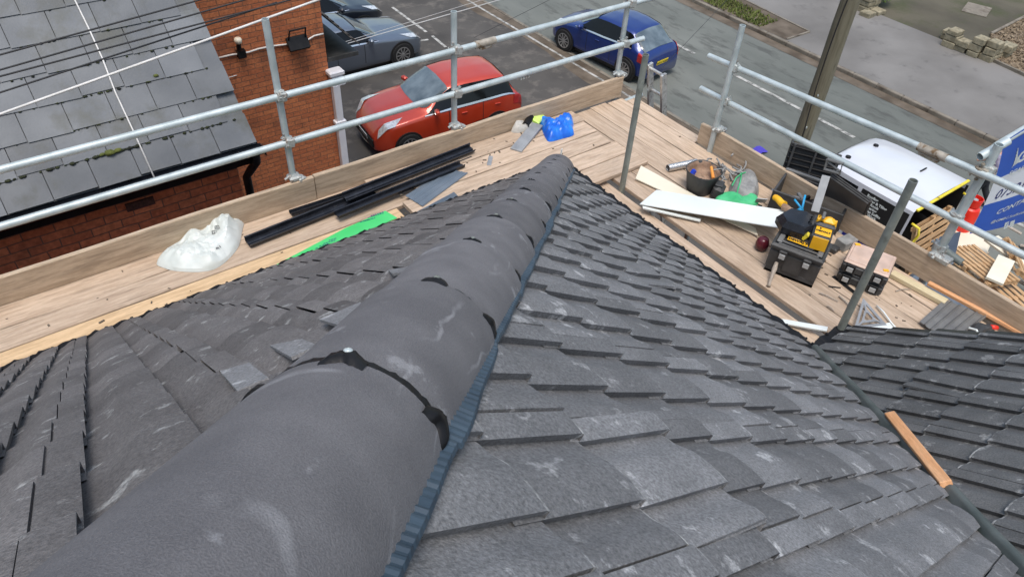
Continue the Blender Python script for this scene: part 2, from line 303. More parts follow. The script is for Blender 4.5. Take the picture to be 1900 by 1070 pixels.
    def build(s, name, material, parent=None, smooth=False, loc=None, mw=None, angle=None, thick=0):
        me = bpy.data.meshes.new(name)
        vs = s.v
        if loc is not None and mw is None:
            vs = [(a - loc[0], b - loc[1], c - loc[2]) for a, b, c in vs]
        me.from_pydata(vs, [], s.f); me.update()
        at_ = me.attributes.new("rnd", 'FLOAT', 'FACE'); at_.data.foreach_set("value", s.r)
        if smooth: me.shade_smooth()
        if angle: me.set_sharp_from_angle(angle=R_(angle))
        if material: me.materials.append(material)
        o = bpy.data.objects.new(name, me); COL.objects.link(o)
        if loc is not None and mw is None: o.location = loc
        if mw is not None: o.matrix_world = mw
        if thick:
            so_ = o.modifiers.new("s", 'SOLIDIFY'); so_.thickness = thick; so_.offset = 0
        if parent:
            o.parent = parent
            o.matrix_parent_inverse = Matrix.Identity(4)
            # parts are written in world coordinates: shift by the parent's placement
            pm = Matrix.LocRotScale(parent.location, parent.rotation_euler, (1, 1, 1))
            if parent.parent: pm = Matrix.LocRotScale(parent.parent.location, parent.parent.rotation_euler, (1, 1, 1)) @ pm
            if getattr(s, 'local', False) is False:
                o.matrix_local = pm.inverted() @ (mw if mw is not None else Matrix.Translation(loc or (0, 0, 0)))
        return o
def LM():  # builder whose coordinates are local to its parent
    b = MB(); b.local = True; return b
_tc = {}
def text_mesh(txt, size=1, shear=0, bold=0, align='CENTER'):
    c = bpy.data.curves.new("t", 'FONT'); c.body = txt; c.size = size; c.align_x = align; c.align_y = 'CENTER'; c.shear = shear; c.offset = bold
    c.space_line = .85; c.resolution_u = 2
    o = bpy.data.objects.new("t", c); COL.objects.link(o)
    dg = bpy.context.evaluated_depsgraph_get(); me = o.evaluated_get(dg).to_mesh()
    vs = [v.co.copy() for v in me.vertices]; fs = [tuple(p.vertices) for p in me.polygons]
    o.evaluated_get(dg).to_mesh_clear(); bpy.data.objects.remove(o); bpy.data.curves.remove(c)
    return vs, fs
def mtx(o, x, y, z):  # matrix from origin and axes
    T = Matrix.Identity(4)
    for i in range(3): T[i][0] = x[i]; T[i][1] = y[i]; T[i][2] = z[i]; T[i][3] = o[i]
    return T
def heading(pa, pb, z=0.):
    a, b = at(*pa, z), at(*pb, z); d = b - a; return a, b, d.length, math.atan2(d.y, d.x)
G = -7.0
#SETTING
# ------------------------------------------------------------------ ground
def sheet(name, poly, z, material, kind='structure', thick=0, lab=None):
    b = MB()
    if thick: b.prism(poly, z - thick, z)
    else:
        n = len(poly); A = sum(poly[i][0] * poly[(i + 1) % n][1] - poly[(i + 1) % n][0] * poly[i][1] for i in range(n))
        if A < 0: poly = poly[::-1]
        b.add([(p[0], p[1], z) for p in poly], [tuple(range(n))])
    o = b.build(name, material); o['kind'] = kind; return o
sheet('ground', [(-150, -150), (150, -150), (150, 200), (-150, 200)], G - .03, M['drive'])
sheet('forecourt', [(-40, -40), (15.75, -40), (15.75, 80), (-40, 80)], G, M['asph'])
sheet('road', [(15.76, -60), (22.6, -60), (22.6, 90), (15.76, 90)], G - .004, M['road'])
b = MB()
y = -30.
while y < 60:   # far kerb: separate stones in one kerb line
    b.box((22.88, y + .45, G + .03), (.15, .885, .2), rnd=random.random(), bev=.02); y += .9
o = b.build('kerb', M['kerb']); o['kind'] = 'structure'
sheet('gutter', [(22.35, -60), (22.79, -60), (22.79, 90), (22.35, 90)], G + .004, M['dirt'])
b = MB()
for y in range(-30, 40):
    b.box((15.85, y + .5, G - .01), (.12, .97, .06), bev=.01)
o = b.build('kerb', M['kerb']); o['kind'] = 'structure'
b = MB()
n = 60
left = [(15.3 - .35 * random.random(), -30 + k * 1.2) for k in range(n)]
sheet('gutter', left + [(15.78, 42), (15.78, -30)], G + .004, M['dirt'])
sheet('pavement', [(22.96, -60), (28.1, -60), (28.1, 90), (22.96, 90)], G + .12, M['foot'])
sheet('driveway', [(28.1, -60), (90, -60), (90, 90), (28.1, 90)], G + .1, M['drive'])
# white lines
def line(name, a, b_, wd, z=G + .008):
    a, b_ = Vector(a), Vector(b_); d = (b_ - a).normalized(); nn = Vector((-d.y, d.x)) * wd / 2
    sheet(name, [tuple(a + nn), tuple(b_ + nn), tuple(b_ - nn), tuple(a - nn)], z, M['paintline'])
for ya, yb in ((9.0, 13.55), (15.3, 19.3), (21.4, 25.4), (2.8, 6.9), (-3.5, .6)): line('road_marking', (19.5, ya), (19.5, yb), .13)
for p in ((893, 0),): pass
line('parking_line', (15.3, 28), (15.62, 8), .09, G + .006)
q = [at(*p, G) for p in ((728, 14), (791, 60), (802, 67), (827, 88))]
line('parking_line', q[0].xy, q[1].xy, .1, G + .006); line('parking_line', q[2].xy, q[3].xy, .1, G + .006)
q = [at(*p, G) for p in ((765, 78), (795, 74))]; line('parking_line', q[0].xy, q[1].xy, .1, G + .006)
# grass verge with pale edging
kv = [at(*p, G + .12) for p in ((1290, -20), (1350, 0), (1450, 47), (1502, 60), (1459, 74))]
gx = 22.97
poly = [(gx, 30), (gx, kv[4].y), (kv[4].x - .1, kv[4].y), (kv[3].x, kv[3].y), (24.6, 19.5), (24.6, 30)]
sheet('verge_soil', poly, G + .128, M['dirt'])
b = MB()
for i in range(9000):
    yy = random.uniform(kv[4].y + 1.2, 29); xx = random.uniform(gx + .03, 24.3)
    if yy < kv[4].y + 4 and xx > 23.75 + .3 * random.random() + (yy - kv[4].y) * .05: continue
    if random.random() < .25 and yy < kv[4].y + 3: continue
    a = random.uniform(0, 6.28); h = random.uniform(.05, .13); l = Vector((math.cos(a), math.sin(a), 0)) * .035
    p = Vector((xx, yy, G + .128)); t_ = p + Vector((random.gauss(0, .04), random.gauss(0, .04), h))
    b.add([tuple(p - l), tuple(p + l), tuple(t_)], [(0, 1, 2)])
tag(b.build('grass', M['grass']), 'strip of green grass beside the far kerb', 'grass', kind='stuff')
b = MB()
for a, c in (((24.65, 30), (24.65, 19.5)), ((24.65, 19.5), tuple(kv[3].xy)), (tuple(kv[3].xy), tuple(kv[4].xy))):
    a, c = Vector(a), Vector(c); d = c - a; k = max(1, int(d.length / .9))
    for i in range(k):
        mid = a + d * (i + .5) / k
        b.box((mid.x, mid.y, G + .13), (d.length / k - .02, .07, .06), Matrix.Rotation(math.atan2(d.y, d.x), 3, 'Z'))
o = b.build('edging_kerb', M['kerb']); o['kind'] = 'structure'

# ------------------------------------------------------------------ telegraph pole
PX, PY = 13.0, 7.03
t = empty('telegraph_pole', (PX, PY, G), 'tall weathered wooden telegraph pole standing beside the road', 'pole')
b = MB(); pts = [(PX + .01 * math.sin(k), PY + .01 * math.cos(k * 2), G + k * .9) for k in range(15)]
b.path(pts, lambda u: .18 - .025 * u, 18); b.build('trunk', M['pole'], t, smooth=True)
b = MB()
ca = [on(1590, 0, 0, PX - .1), on(1583, 30, 0, PX - .17), on(1556, 66, 0, PX - .2), on(1540, 85, 0, PX - .18), on(1519, 160, 0, PX - .17), on(1492, 250, 0, PX - .16)]
pp = []
for k in range(40):
    z = G + 9.5 - k * .22; a = 2.4 + .55 * math.sin(z * 1.1); rr = .175
    pp.append((PX + (rr) * math.cos(math.pi + .55 + .5 * math.sin(z * .8)), PY + rr * math.sin(math.pi + .55 + .5 * math.sin(z * .8)), z))
b.path(pp, .012, 6); b.build('cable', M['cable'], t)
for z in (-5.3, -4.4, -3.6, -2.9): b = MB(); b.tube((PX - .2, PY - .13, z), (PX - .02, PY - .02, z), .012); b.build('step_iron', M['galv'], t)
b = MB(); b.box((PX - .02, PY - .19, -5.9), (.14, .06, 1.6), bev=.01); b.build('cable_guard', M['lightgrey'], t)

# ------------------------------------------------------------------ far garden
def stones(name, cx, cy, rows, label, ang=0):
    b = MB()
    for (x, y, h) in rows:
        z = G + .1
        while z < G + .1 + h:
            hh = random.uniform(.16, .26); b.box((cx + x + random.gauss(0, .02), cy + y + random.gauss(0, .02), z + hh / 2), (.42 + random.uniform(-.05, .05), .42 + random.uniform(-.05, .05), hh - .02),
                Matrix.Rotation(ang + random.gauss(0, .04), 3, 'Z'), bev=.02); z += hh
    return tag(b.build(name, M['stone'], loc=(cx, cy, G + .1), smooth=False), label, 'stone wall')
c1 = at(1800, 100, G + .1)
stones('stone_wall', c1.x, c1.y, [(-.1, .75, .5), (-.1, .3, .25), (-.05, -.15, .62), (0, -.6, .5), (.4, -.6, .45), (.45, 1.1, .3), (.45, -.2, .3), (.8, -.75, .35)], 'low broken stone wall with stepped blocks at the driveway edge')
c2 = at(1603, 22, G + .1)
stones('stone_pillar', c2.x, c2.y, [(0, 0, .9), (.45, .05, .9), (0, .45, 1.0), (.45, .5, 1.0), (-.3, -.3, .15), (.3, -.35, .12)], 'squat stone gate pillar behind the telegraph pole')
# gravel bed with pale edging, top right
gb = [at(*p, G + .12) for p in ((1828, 108), (1838, 66), (1900, 34), (1990, -20), (2040, 200), (1910, 146))]
b = MB(); b.prism([tuple(p.xy) for p in gb], G + .05, G + .16); o = b.build('gravel_bed', M['gravel']); o['kind'] = 'structure'
b = MB(); xs = [p.x for p in gb]; ys = [p.y for p in gb]
def inside(x, y, poly):
    c = False; j = len(poly) - 1
    for i in range(len(poly)):
        if (poly[i].y > y) != (poly[j].y > y) and x < (poly[j].x - poly[i].x) * (y - poly[i].y) / (poly[j].y - poly[i].y) + poly[i].x: c = not c
        j = i
    return c
for i in range(5200):
    x, y = random.uniform(min(xs), max(xs)), random.uniform(min(ys), max(ys))
    if not inside(x, y, gb) or x > 42: continue
    s_ = random.uniform(.03, .09); q = Matrix.Rotation(random.random() * 6, 3, Vector((random.random(), random.random(), 1)))
    b.box((x, y, G + .17), (s_, s_ * 1.2, s_ * .7), q)
tag(b.build('pebbles', M['gravel']), 'brown pebbles and dead leaves over the garden bed', 'gravel', kind='stuff')
b = MB()
for a, c in ((gb[1], gb[2]), (gb[2], gb[3]), (gb[5], gb[0])):
    d = c - a; mid = (a + c) / 2; b.box((mid.x, mid.y, G + .17), (d.length, .1, .1), Matrix.Rotation(math.atan2(d.y, d.x), 3, 'Z'))
o = b.build('edging_kerb', M['kerb']); o['kind'] = 'structure'
def shrub(px, py, z, r, n, label, mt='leaf'):
    c = at(px, py, z); b = MB()
    for i in range(n):
        u = Vector((random.gauss(0, 1), random.gauss(0, 1), random.gauss(0, .8))).normalized() * r * random.uniform(.5, 1)
        a = Vector((random.gauss(0, 1), random.gauss(0, 1), random.gauss(0, 1))).normalized(); l = a.cross(Vector((0, 0, 1))).normalized()
        s_ = random.uniform(.04, .09); p = c + u + Vector((0, 0, r * .6))
        b.add([tuple(p), tuple(p + a * s_ + l * s_ * .4), tuple(p + a * s_ * 2), tuple(p + a * s_ - l * s_ * .4)], [(0, 1, 2, 3)])
    t = empty('shrub', c, label, 'shrub'); b.build('foliage', M[mt], t)
    b2 = MB(); b2.tube((c.x, c.y, G), (c.x, c.y, c.z + r * .6), .04, .02); b2.build('stem', M['pole'], t)
shrub(1634, -6, G + .4, .55, 900, 'bright yellow green shrub beside the stone gate pillar')
# manhole slab and dark bin at top right
c = at(1812, 19, G + .1); b = MB(); b.box((c.x, c.y, G + .115), (1.2, .9, .03), Matrix.Rotation(.3, 3, 'Z')); tag(b.build('paving_slab', M['kerb'], loc=(c.x, c.y, G + .1)), 'pale loose paving slab lying on the mossy driveway', 'paving slab')
# purple scrap on forecourt
c = at(1414, 287, G); b = MB(); b.grid([[(c.x + i * .12 - .25 + random.gauss(0, .02), c.y + j * .1 + random.gauss(0, .02), G + .03 + .04 * random.random()) for j in range(4)] for i in range(5)])
mp = mat('purple scrap', (.06, .04, .4), rough=.6); tag(b.build('plastic_scrap', mp, loc=(c.x, c.y, G), thick=.004), 'crumpled purple plastic scrap on the wet tarmac', 'litter')

# ------------------------------------------------------------------ neighbour house
nh = empty('brick_house', (1.68, 8, G), 'neighbouring orange red brick house with a low slate roof', 'house')
SE = 44.7; st_ = math.tan(R_(SE)); EY, EZ = 5.8, .2
b = MB(); b.box((-3.3, 6.2, (G + .02) / 2), (9.7, .22, -G - .02)); b.build('near_wall', M['brick1'], nh)
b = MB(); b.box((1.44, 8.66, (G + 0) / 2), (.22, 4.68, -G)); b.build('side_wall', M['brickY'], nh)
FX = 4.62
b = MB(); b.box((FX - 5.5, 11.12, (G + 4.5) / 2), (11, .24, 4.5 - G)); b.build('gable_wall', M['brick2'], nh)
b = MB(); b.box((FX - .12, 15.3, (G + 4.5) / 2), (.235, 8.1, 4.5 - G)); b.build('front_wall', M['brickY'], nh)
# main roof well above the frame
b = MB(); b.add([(-7, 10.8, 4.5), (FX + .2, 10.8, 4.5), (FX + .2, 15, 7.5), (-7, 15, 7.5), (-7, 19.5, 4.5), (FX + .2, 19.5, 4.5)], [(0, 1, 2, 3), (3, 2, 5, 4)]); b.build('main_roof', M['slate'], nh, thick=.08)
# slate roof, each slate modelled
Us = Vector((0, math.cos(R_(SE)), math.sin(R_(SE)))); Nn = Vector((0, -math.sin(R_(SE)), math.cos(R_(SE)))); O = Vector((1.69, EY, EZ))
b = MB(); g_, wd = .242, .325
b.add([tuple(O + Us * 0.0 - Nn * .03), tuple(O + Us * 7.4 - Nn * .03), tuple(O + Us * 7.4 - Nn * .03 + Vector((-9.5, 0, 0))), tuple(O - Nn * .03 + Vector((-9.5, 0, 0)))], [(0, 1, 2, 3)], rnd=.5)
for k in range(31):
    x = 0 - (wd / 2 if k % 2 else 0); first = True
    while x > -9.3 or first:
        w0 = wd - .006; x1 = min(x, 0) ; x0 = x - w0
        rr = random.random(); lift = random.uniform(0, .004); dz = random.gauss(0, .004); sk = random.gauss(0, .003)
        x0c = x - w0 + 0
        xs_, xe = (x0c, x if x <= 0 else 0)
        if x == 0 or True:
            xe = min(x, 0) if k % 2 == 0 else x
        A = [O + Vector((xs_, 0, 0)) + Us * (k * g_ + dz) + Nn * (.012 + lift), O + Vector((min(xe, 0), 0, 0)) + Us * (k * g_ + dz + sk) + Nn * (.012 + lift),
             O + Vector((min(xe, 0), 0, 0)) + Us * (k * g_ + g_ + .03) + Nn * (.003), O + Vector((xs_, 0, 0)) + Us * (k * g_ + g_ + .03) + Nn * (.003)]
        B = [A[0] - Nn * .012, A[1] - Nn * .012]
        b.add([tuple(p) for p in A + B], [(0, 1, 2, 3), (4, 5, 1, 0), (5, 2, 1), (4, 0, 3)], rr)
        x -= wd; first = False
sr = b.build('slate_roof', M['slate'], nh)
# moss along slate edges
b = MB(); b2 = MB()
def blob(b, c, r, fl=.6):
    vs = []; n1, n2 = 5, 8
    for i in range(n1):
        th = math.pi * (i + .5) / n1
        for j in range(n2):
            ph = 2 * math.pi * j / n2; rr = r * random.uniform(.7, 1.2)
            vs.append((c[0] + rr * math.sin(th) * math.cos(ph) * 1.3, c[1] + rr * math.sin(th) * math.sin(ph), c[2] + rr * fl * math.cos(th)))
    fs = [(i * n2 + j, (i + 1) * n2 + j, (i + 1) * n2 + (j + 1) % n2, i * n2 + (j + 1) % n2) for i in range(n1 - 1) for j in range(n2)]
    fs += [tuple(range(n2)), tuple((n1 - 1) * n2 + j for j in range(n2 - 1, -1, -1))]
    b.add(vs, fs)
for k in range(1, 12):
    dens = {1: 95, 2: 40, 3: 46, 4: 40, 5: 24}.get(k, 14)
    for i in range(dens):
        x = random.uniform(-3.2, -.03); 
        if k == 1 and random.random() < .25: x = random.uniform(-1.25, -.9)
        p = O + Vector((x, 0, 0)) + Us * (k * g_ - .004) + Nn * .008
        blob(b, p, random.uniform(.006, .016) * (1.3 if k == 1 else .8), .7)
for x, k, r in ((-1.12, 1, .035), (-1.06, 1, .028), (-1.18, 1, .02), (-.55, 3, .018)):
    blob(b2, O + Vector((x, 0, 0)) + Us * (k * g_ + (.03 if k == 3 else 0)) + Nn * .015, r)
b.build('moss', M['moss'], nh, smooth=True)['kind'] = 'stuff'; b2.build('moss', M['mossg'], nh, smooth=True)['kind'] = 'stuff'
b = MB()   # gutter: half round black + fascia
gx0, gx1 = -8, 1.72
prof = [(math.cos(a) * .065, math.sin(a) * .065) for a in [math.pi + math.pi * i / 8 for i in range(9)]]
gc = Vector((0, EY - .045, EZ - .025))
b.grid([[(gx0, gc.y + p[0], gc.z + p[1]) for p in prof], [(gx1, gc.y + p[0], gc.z + p[1]) for p in prof]])
b.grid([[(gx0, gc.y + p[0] * .93, gc.z + p[1] * .93 + .001) for p in prof], [(gx1, gc.y + p[0] * .93, gc.z + p[1] * .93 + .001) for p in prof]], flip=True)
b.box(((gx0 + gx1) / 2, gc.y - .066, gc.z), (gx1 - gx0, .012, .014)); b.box((gx1, gc.y, gc.z - .03), (.008, .13, .06))
b.build('gutter', M['blackgloss'], nh)
b = MB(); b.box((-3.15, EY + .06, EZ - .12), (9.72, .022, .2)); b.box((-3.15, EY + .17, EZ - .21), (9.72, .24, .02)); b.build('fascia', M['black'], nh)
b = MB(); b.path([(1.66, EY + .0, EZ - .1), (1.66, EY + .02, EZ - .2), (1.62, EY + .12, EZ - .33), (1.6, 6.02, EZ - .45), (1.6, 6.06, EZ - 1.2), (1.6, 6.06, G)], .038, 10); b.build('black_downpipe', M['black'], nh, smooth=True)
b = MB(); c = on(260, 378, 1, 6.085); b.box((c.x, 6.085, c.z), (.235, .03, .075));
b.build('air_brick', mat('air brick', (.05, .02, .015), (.09, .04, .03), 40, rough=.9), nh)
b = MB(); wp = [O + Vector((x - 1.69, 0, 0)) + Us * s_ + Nn * .018 for x, s_ in ((.93, -.02), (.9, .35), (.86, .75), (.84, 1.1), (.78, 1.6), (.74, 2.2))]
def on_slate(px, py):
    r = ray(px, py); s_ = (EZ - EY * st_ - H) / (r.z - r.y * st_); q = r * s_; q.z += H; return q
wp = [on_slate(*p) + Nn * .02 for p in ((286, 330), (250, 250), (215, 175), (190, 110), (165, 55), (138, 0), (120, -40))]
b.path(wp, .007, 6); b.build('white_cable', M['wcable'], nh, smooth=True)
# fittings on the gable wall
WYp = 10.99
def onw(px, py, o=0): return on(px, py, 1, WYp - o)
b = MB(); b.path([onw(*p, .01) for p in ((405, 108), (430, 102), (446, 100), (462, 97), (480, 91), (505, 86), (530, 83), (545, 83), (570, 75), (583, 67), (600, 63))], .014, 6); b.build('wall_cable', M['wcable'], nh, smooth=True)
fl = onw(553, 80, .12); b = MB(); b.box(fl, (.34, .06, .22), Matrix.Rotation(-.6, 3, 'X'), bev=.01)
for s_ in (-1, 1): b.tube(fl + Vector((s_ * .14, .02, .05)), fl + Vector((s_ * .13, -.06, .24)), .012)
b.tube(fl + Vector((-.14, -.06, .24)), fl + Vector((.14, -.06, .24)), .014); b.box(fl + Vector((0, .1, -.05)), (.14, .14, .14))
b.build('floodlight', M['black'], nh)
cm = onw(442, 78, .1); b = MB(); b.lathe([(.05, -.02), (.06, .03), (.045, .06)], 12, Matrix.Translation(cm)); b.build('sensor_cap', M['cream'], nh, smooth=True)
b = MB(); b.tube(cm - Vector((0, 0, .02)), cm - Vector((0, -.03, .12)), .035); b.box(onw(448, 100, .04), (.12, .08, .12)); b.build('sensor_bracket', M['black'], nh)
# white downpipe with hopper at the corner
dp = MB(); xx, yy = FX + .06, 10.93
dp.box((xx, yy, (-2.3 + G) / 2), (.13, .1, -2.3 - G), bev=.015)
for z in (-3.0, -4.6): dp.box((xx, yy - .005, z), (.2, .13, .07), bev=.01)
dp.build('white_downpipe', M['whitep'], nh)
b = MB(); b.box((xx + .02, yy, -2.08), (.27, .2, .09), bev=.02); b.box((xx + .02, yy, -2.17), (.2, .16, .1), bev=.02); b.box((xx + .1, yy, -2.27), (.15, .1, .12), bev=.02); b.build('hopper', M['whitep'], nh)
# lean-to bay roof on the street side
b = MB(); z0, z1 = -1.1, -1.75
for k in range(7):
    u0, u1 = k / 7, (k + 1) / 7
    b.add([(FX + .58 * u0, 11.0, z0 + (z1 - z0) * u0), (FX + .58 * u1 + .03, 11.0, z0 + (z1 - z0) * u1 + .02), (FX + .58 * u1 + .03, 13.6, z0 + (z1 - z0) * u1 + .02), (FX + .58 * u0, 13.6, z0 + (z1 - z0) * u0),
           (FX + .58 * u1 + .03, 11.0, z0 + (z1 - z0) * u1 - .01), (FX + .58 * u1 + .03, 13.6, z0 + (z1 - z0) * u1 - .01)], [(0, 1, 2, 3), (1, 4, 5, 2)])
b.build('canopy_roof', mat('brown tile', (.05, .04, .035), (.085, .065, .055), 10, rough=.7, bump=.3), nh)
b = MB(); b.add([(FX, 11.03, -1.14), (FX + .6, 11.03, -1.78), (FX + .6, 11.03, -1.9), (FX, 11.03, -1.9), (FX, 13.58, -1.9), (FX + .6, 13.58, -1.9)], [(3, 4, 5, 2)]); b.box((FX + .3, 11.035, -1.9), (.56, .03, .07)); b.build('canopy_side', M['dust'], nh)

# ------------------------------------------------------------------ our roof
P = 38.; tp = math.tan(R_(P)); cp, sp_ = math.cos(R_(P)), math.sin(R_(P))
EXR, EYL, EZ0, Y2 = 3.857, 4.262, .1, 1.457
house = empty('tiled_house', (0, 0, G), 'house under the newly tiled dark grey hipped roof in front', 'house')
PER = .326; HP = PER / 2
def hprof(u):   # height over one roll, u in [0, HP)
    x = u / HP
    if x < .08: return .001
    if x < .5:
        k = (x - .08) / .42; return .001 + .018 * k * k * (3 - 2 * k)
    return .019 + .003 * math.sin((x - .5) / .5 * math.pi)
US = [0.0, .08, .16, .24, .32, .42, .5, .6, .72, .84, .93, .975, .992]
def slope(origin, u_ax, s_ax, n_ax, u0, u1, courses, gauge, material, name, cuts, tilt=.02, shift=0., bad=(), hk=1., sd=.009):
    b = MB(); E = []
    nt0 = int(math.floor(u0 / PER)) - 1; nt1 = int(math.ceil(u1 / PER)) + 1
    for k in range(courses):
        for i in range(nt0, nt1):
            rr = random.random(); js = random.gauss(0, .0035); ju = random.gauss(0, .0016); jn = random.gauss(0, .0012); jt = random.gauss(0, .0015)
            if (k, i) in bad: jn += .02; js -= .03; jt += .01
            cols = []
            for h in (0, 1):
                for x in US: cols.append((h * HP + x * HP, hprof(x * HP)))
                if h == 0: cols.append((HP * .999, .012)); 
            cols.append((PER * .998, .003))
            base = HP * .64
            # the slit: shift profile so that a tile starts 0.055 before the thick step
            def P3(u, s_, n_): return tuple(origin + u_ax * (i * PER + shift + base + u + ju) + s_ax * s_ + n_ax * n_)
            cyc = [((u + HP * .67) % PER, u + HP * .67, h) for u, h in cols]
            # build over u in [slit, slit+PER)
            cc = []
            base = HP * .64
            us = sorted(set([0.0, .004] + [((u - base) % PER) for u, _ in cols] + [PER - .003]))
            for u in us:
                v = (u + base) % PER; x = v % HP
                if x > HP * .9999: x = 0.
                cc.append((u - (.009 if x < 1e-6 else 0), hprof(x) * hk - (.004 if x < 1e-6 else 0)))
            cc = [c_ for c_ in cc if c_[0] < PER - .0105] + [(PER - .0055, .019 * hk), (PER - .005, .019 * hk - sd), (PER - .001, .019 * hk - sd)]
            s0 = k * gauge + js; s1 = s0 + gauge + .06
            F_ = tilt + jn; rows = []
            top = [P3(u, s0, F_ + h + jt * (u / PER - .5)) for u, h in cc]
            mid = [P3(u, s0 + .009, F_ + h + .002 + jt * (u / PER - .5)) for u, h in cc]
            back = [P3(u, s1, F_ * 0 + h - .001) for u, h in cc]
            low = [P3(u, s0, F_ + h - .027) for u, h in cc]
            b.grid([low, top, mid, back], rr)
            nn_ = len(cc) - 1; ev = random.choice((0, .4, .7, 1.)); E += [0] * nn_ + [ev] * nn_ + [0] * nn_
            # left edge face (step at interlock)
            n = 4
    bm = bmesh.new(); me = bpy.data.meshes.new("x"); me.from_pydata(b.v, [], b.f)
    at_ = me.attributes.new("rnd", 'FLOAT', 'FACE'); at_.data.foreach_set("value", b.r)
    ae = me.attributes.new("edge", 'FLOAT', 'FACE'); ae.data.foreach_set("value", E); bm.from_mesh(me)
    for co, no in cuts:
        bmesh.ops.bisect_plane(bm, geom=bm.verts[:] + bm.edges[:] + bm.faces[:], plane_co=co, plane_no=no, clear_outer=True)
    bmesh.ops.recalc_face_normals(bm, faces=[])
    bm.to_mesh(me); bm.free(); me.materials.append(material); me.shade_smooth(); me.set_sharp_from_angle(angle=R_(35))
    o = bpy.data.objects.new(name, me); COL.objects.link(o); o.parent = house; o.matrix_local = Matrix.Translation((0, 0, -G))
    return o
corner = Vector((EXR, EYL, EZ0))
# right slope (falls toward +X); lateral steps face -Y
DN = -.012
oR = Vector((EXR, 0, EZ0)) + Vector((sp_, 0, cp)) * DN
slope(oR, Vector((0, -1, 0)), Vector((-cp, 0, sp_)), Vector((sp_, 0, cp)), -4.4, 1.6, 20, .293, M['tileR'], 'right_roof_slope',
      [(corner, Vector((-1, 1, 0))), (Vector((EXR, Y2 + .03, 0)), Vector((1, -1, 0)).normalized())], shift=-.065, bad={(13, -2), (7, -6)})
# left slope (falls toward +Y); steps face +X
slope(Vector((0, EYL, EZ0)) + Vector((0, sp_, cp)) * (DN - .009), Vector((1, 0, 0)), Vector((0, -cp, sp_)), Vector((0, sp_, cp)), -3.2, 4.3, 20, .305, M['tileL'], 'left_roof_slope',
      [(corner, Vector((1, -1, 0)))], shift=.06, bad={(9, 5)}, hk=1.12, sd=.006)
# front gable slope
VX = 4.25
slope(Vector((0, Y2, EZ0)) + Vector((0, sp_, cp)) * DN, Vector((-1, 0, 0)), Vector((0, -cp, sp_)), Vector((0, sp_, cp)), -VX, -1.5, 9, .3, M['tile2'], 'front_roof_slope',
      [(Vector((EXR, Y2, 0)), Vector((-1, 1, 0))), (Vector((VX, 0, 0)), Vector((1, 0, 0)))], shift=.02, bad={(3, -12)}, hk=1.05)
# under-roof deck so nothing shows through slits
b = MB(); q = .05
apex = 5.2
A = corner - Vector((0, 0, q)); Bp = A + Vector((-apex, -apex, apex * tp))
b.add([tuple(A), tuple(Bp), (A.x - apex, -6, A.z + apex * tp), (A.x, -6, A.z)], [(0, 1, 2, 3)])
b.add([tuple(A), (-6, A.y, A.z), (-6, A.y - apex, A.z + apex * tp), tuple(Bp)], [(0, 1, 2, 3)])
v0 = Vector((EXR, Y2, EZ0 - q)); b.add([tuple(v0), (VX, Y2, EZ0 - q), (VX, -2.5, EZ0 - q + (Y2 + 2.5) * tp), (EXR - (Y2 + 2.5), -2.5, EZ0 - q + (Y2 + 2.5) * tp)], [(0, 1, 2, 3)])
b.build('underlay', M['black'], house)
# walls below
b = MB(); b.box((-1.4, 3.98, (G - .12) / 2), (9.9, .24, -G - .12)); b.build('side_wall', M['brick1'], house)
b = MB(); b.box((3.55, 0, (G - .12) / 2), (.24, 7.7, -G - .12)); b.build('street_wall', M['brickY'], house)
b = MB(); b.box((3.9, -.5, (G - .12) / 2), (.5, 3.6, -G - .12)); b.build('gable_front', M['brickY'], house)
# eaves guards (wavy black)
def eaves(p0, p1, out, name, e=0.):
    b = MB(); d = (p1 - p0); L_ = d.length; d.normalize(); n = int(L_ / .02); rows = []
    for k in range(n + 1):
        u = k * .02; ph = (u / PER) * 2 * math.pi * 2; wv = .004 * math.sin(ph) + random.gauss(0, .0022)
        p = p0 + d * u
        rows.append([p - out * .05 + Vector((0, 0, .012)), p + out * (.07 - e + wv) + Vector((0, 0, .004 + wv)), p + out * (.078 - e + wv) + Vector((0, 0, -.02)), p + out * (.05 - e) + Vector((0, 0, -.11)), p - out * .02 + Vector((0, 0, -.12))])
    b.grid(rows); o = b.build(name, M['black'], house)
    bb = MB(); u = .1
    while u < L_:
        blob(bb, p0 + d * u + out * (.064 - e) + Vector((0, 0, .006)), random.uniform(.008, .014), .7); u += random.choice((.163, .326, .489))
    bb.build('eaves_clip', M['black'], house)
eaves(Vector((-3.5, EYL, EZ0)), Vector((EXR + .03, EYL, EZ0)), Vector((0, 1, 0)), 'eaves_guard', .035)
eaves(Vector((EXR, EYL + .03, EZ0)), Vector((EXR, Y2 - .02, EZ0)), Vector((1, 0, 0)), 'eaves_guard')
eaves(Vector((EXR - .05, Y2, EZ0 + .015)), Vector((VX + .05, Y2, EZ0 + .015)), Vector((0, 1, 0)), 'eaves_guard')
# dry verge on front gable
b = MB(); s_ax = Vector((0, -cp, sp_)); n_ax = Vector((0, sp_, cp))
for k in range(9):
    a = Vector((VX + .0, Y2, EZ0)) + s_ax * (k * .3); c = a + s_ax * .33
    T = mtx(a + s_ax * .165 + n_ax * (.002), Vector((1, 0, 0)), s_ax, n_ax)
    b.box((0.02, 0, 0), (.1, .325, .05), Matrix.Rotation(-.05, 3, 'X'), bev=.012) if False else b.add(*(lambda B: (B.v, B.f))(MB().box((.02, 0, 0), (.07, .325, .036), Matrix.Rotation(-.05, 3, 'X'), bev=.01)), None, T)
b.build('verge_cap', M['blackgloss'], house)
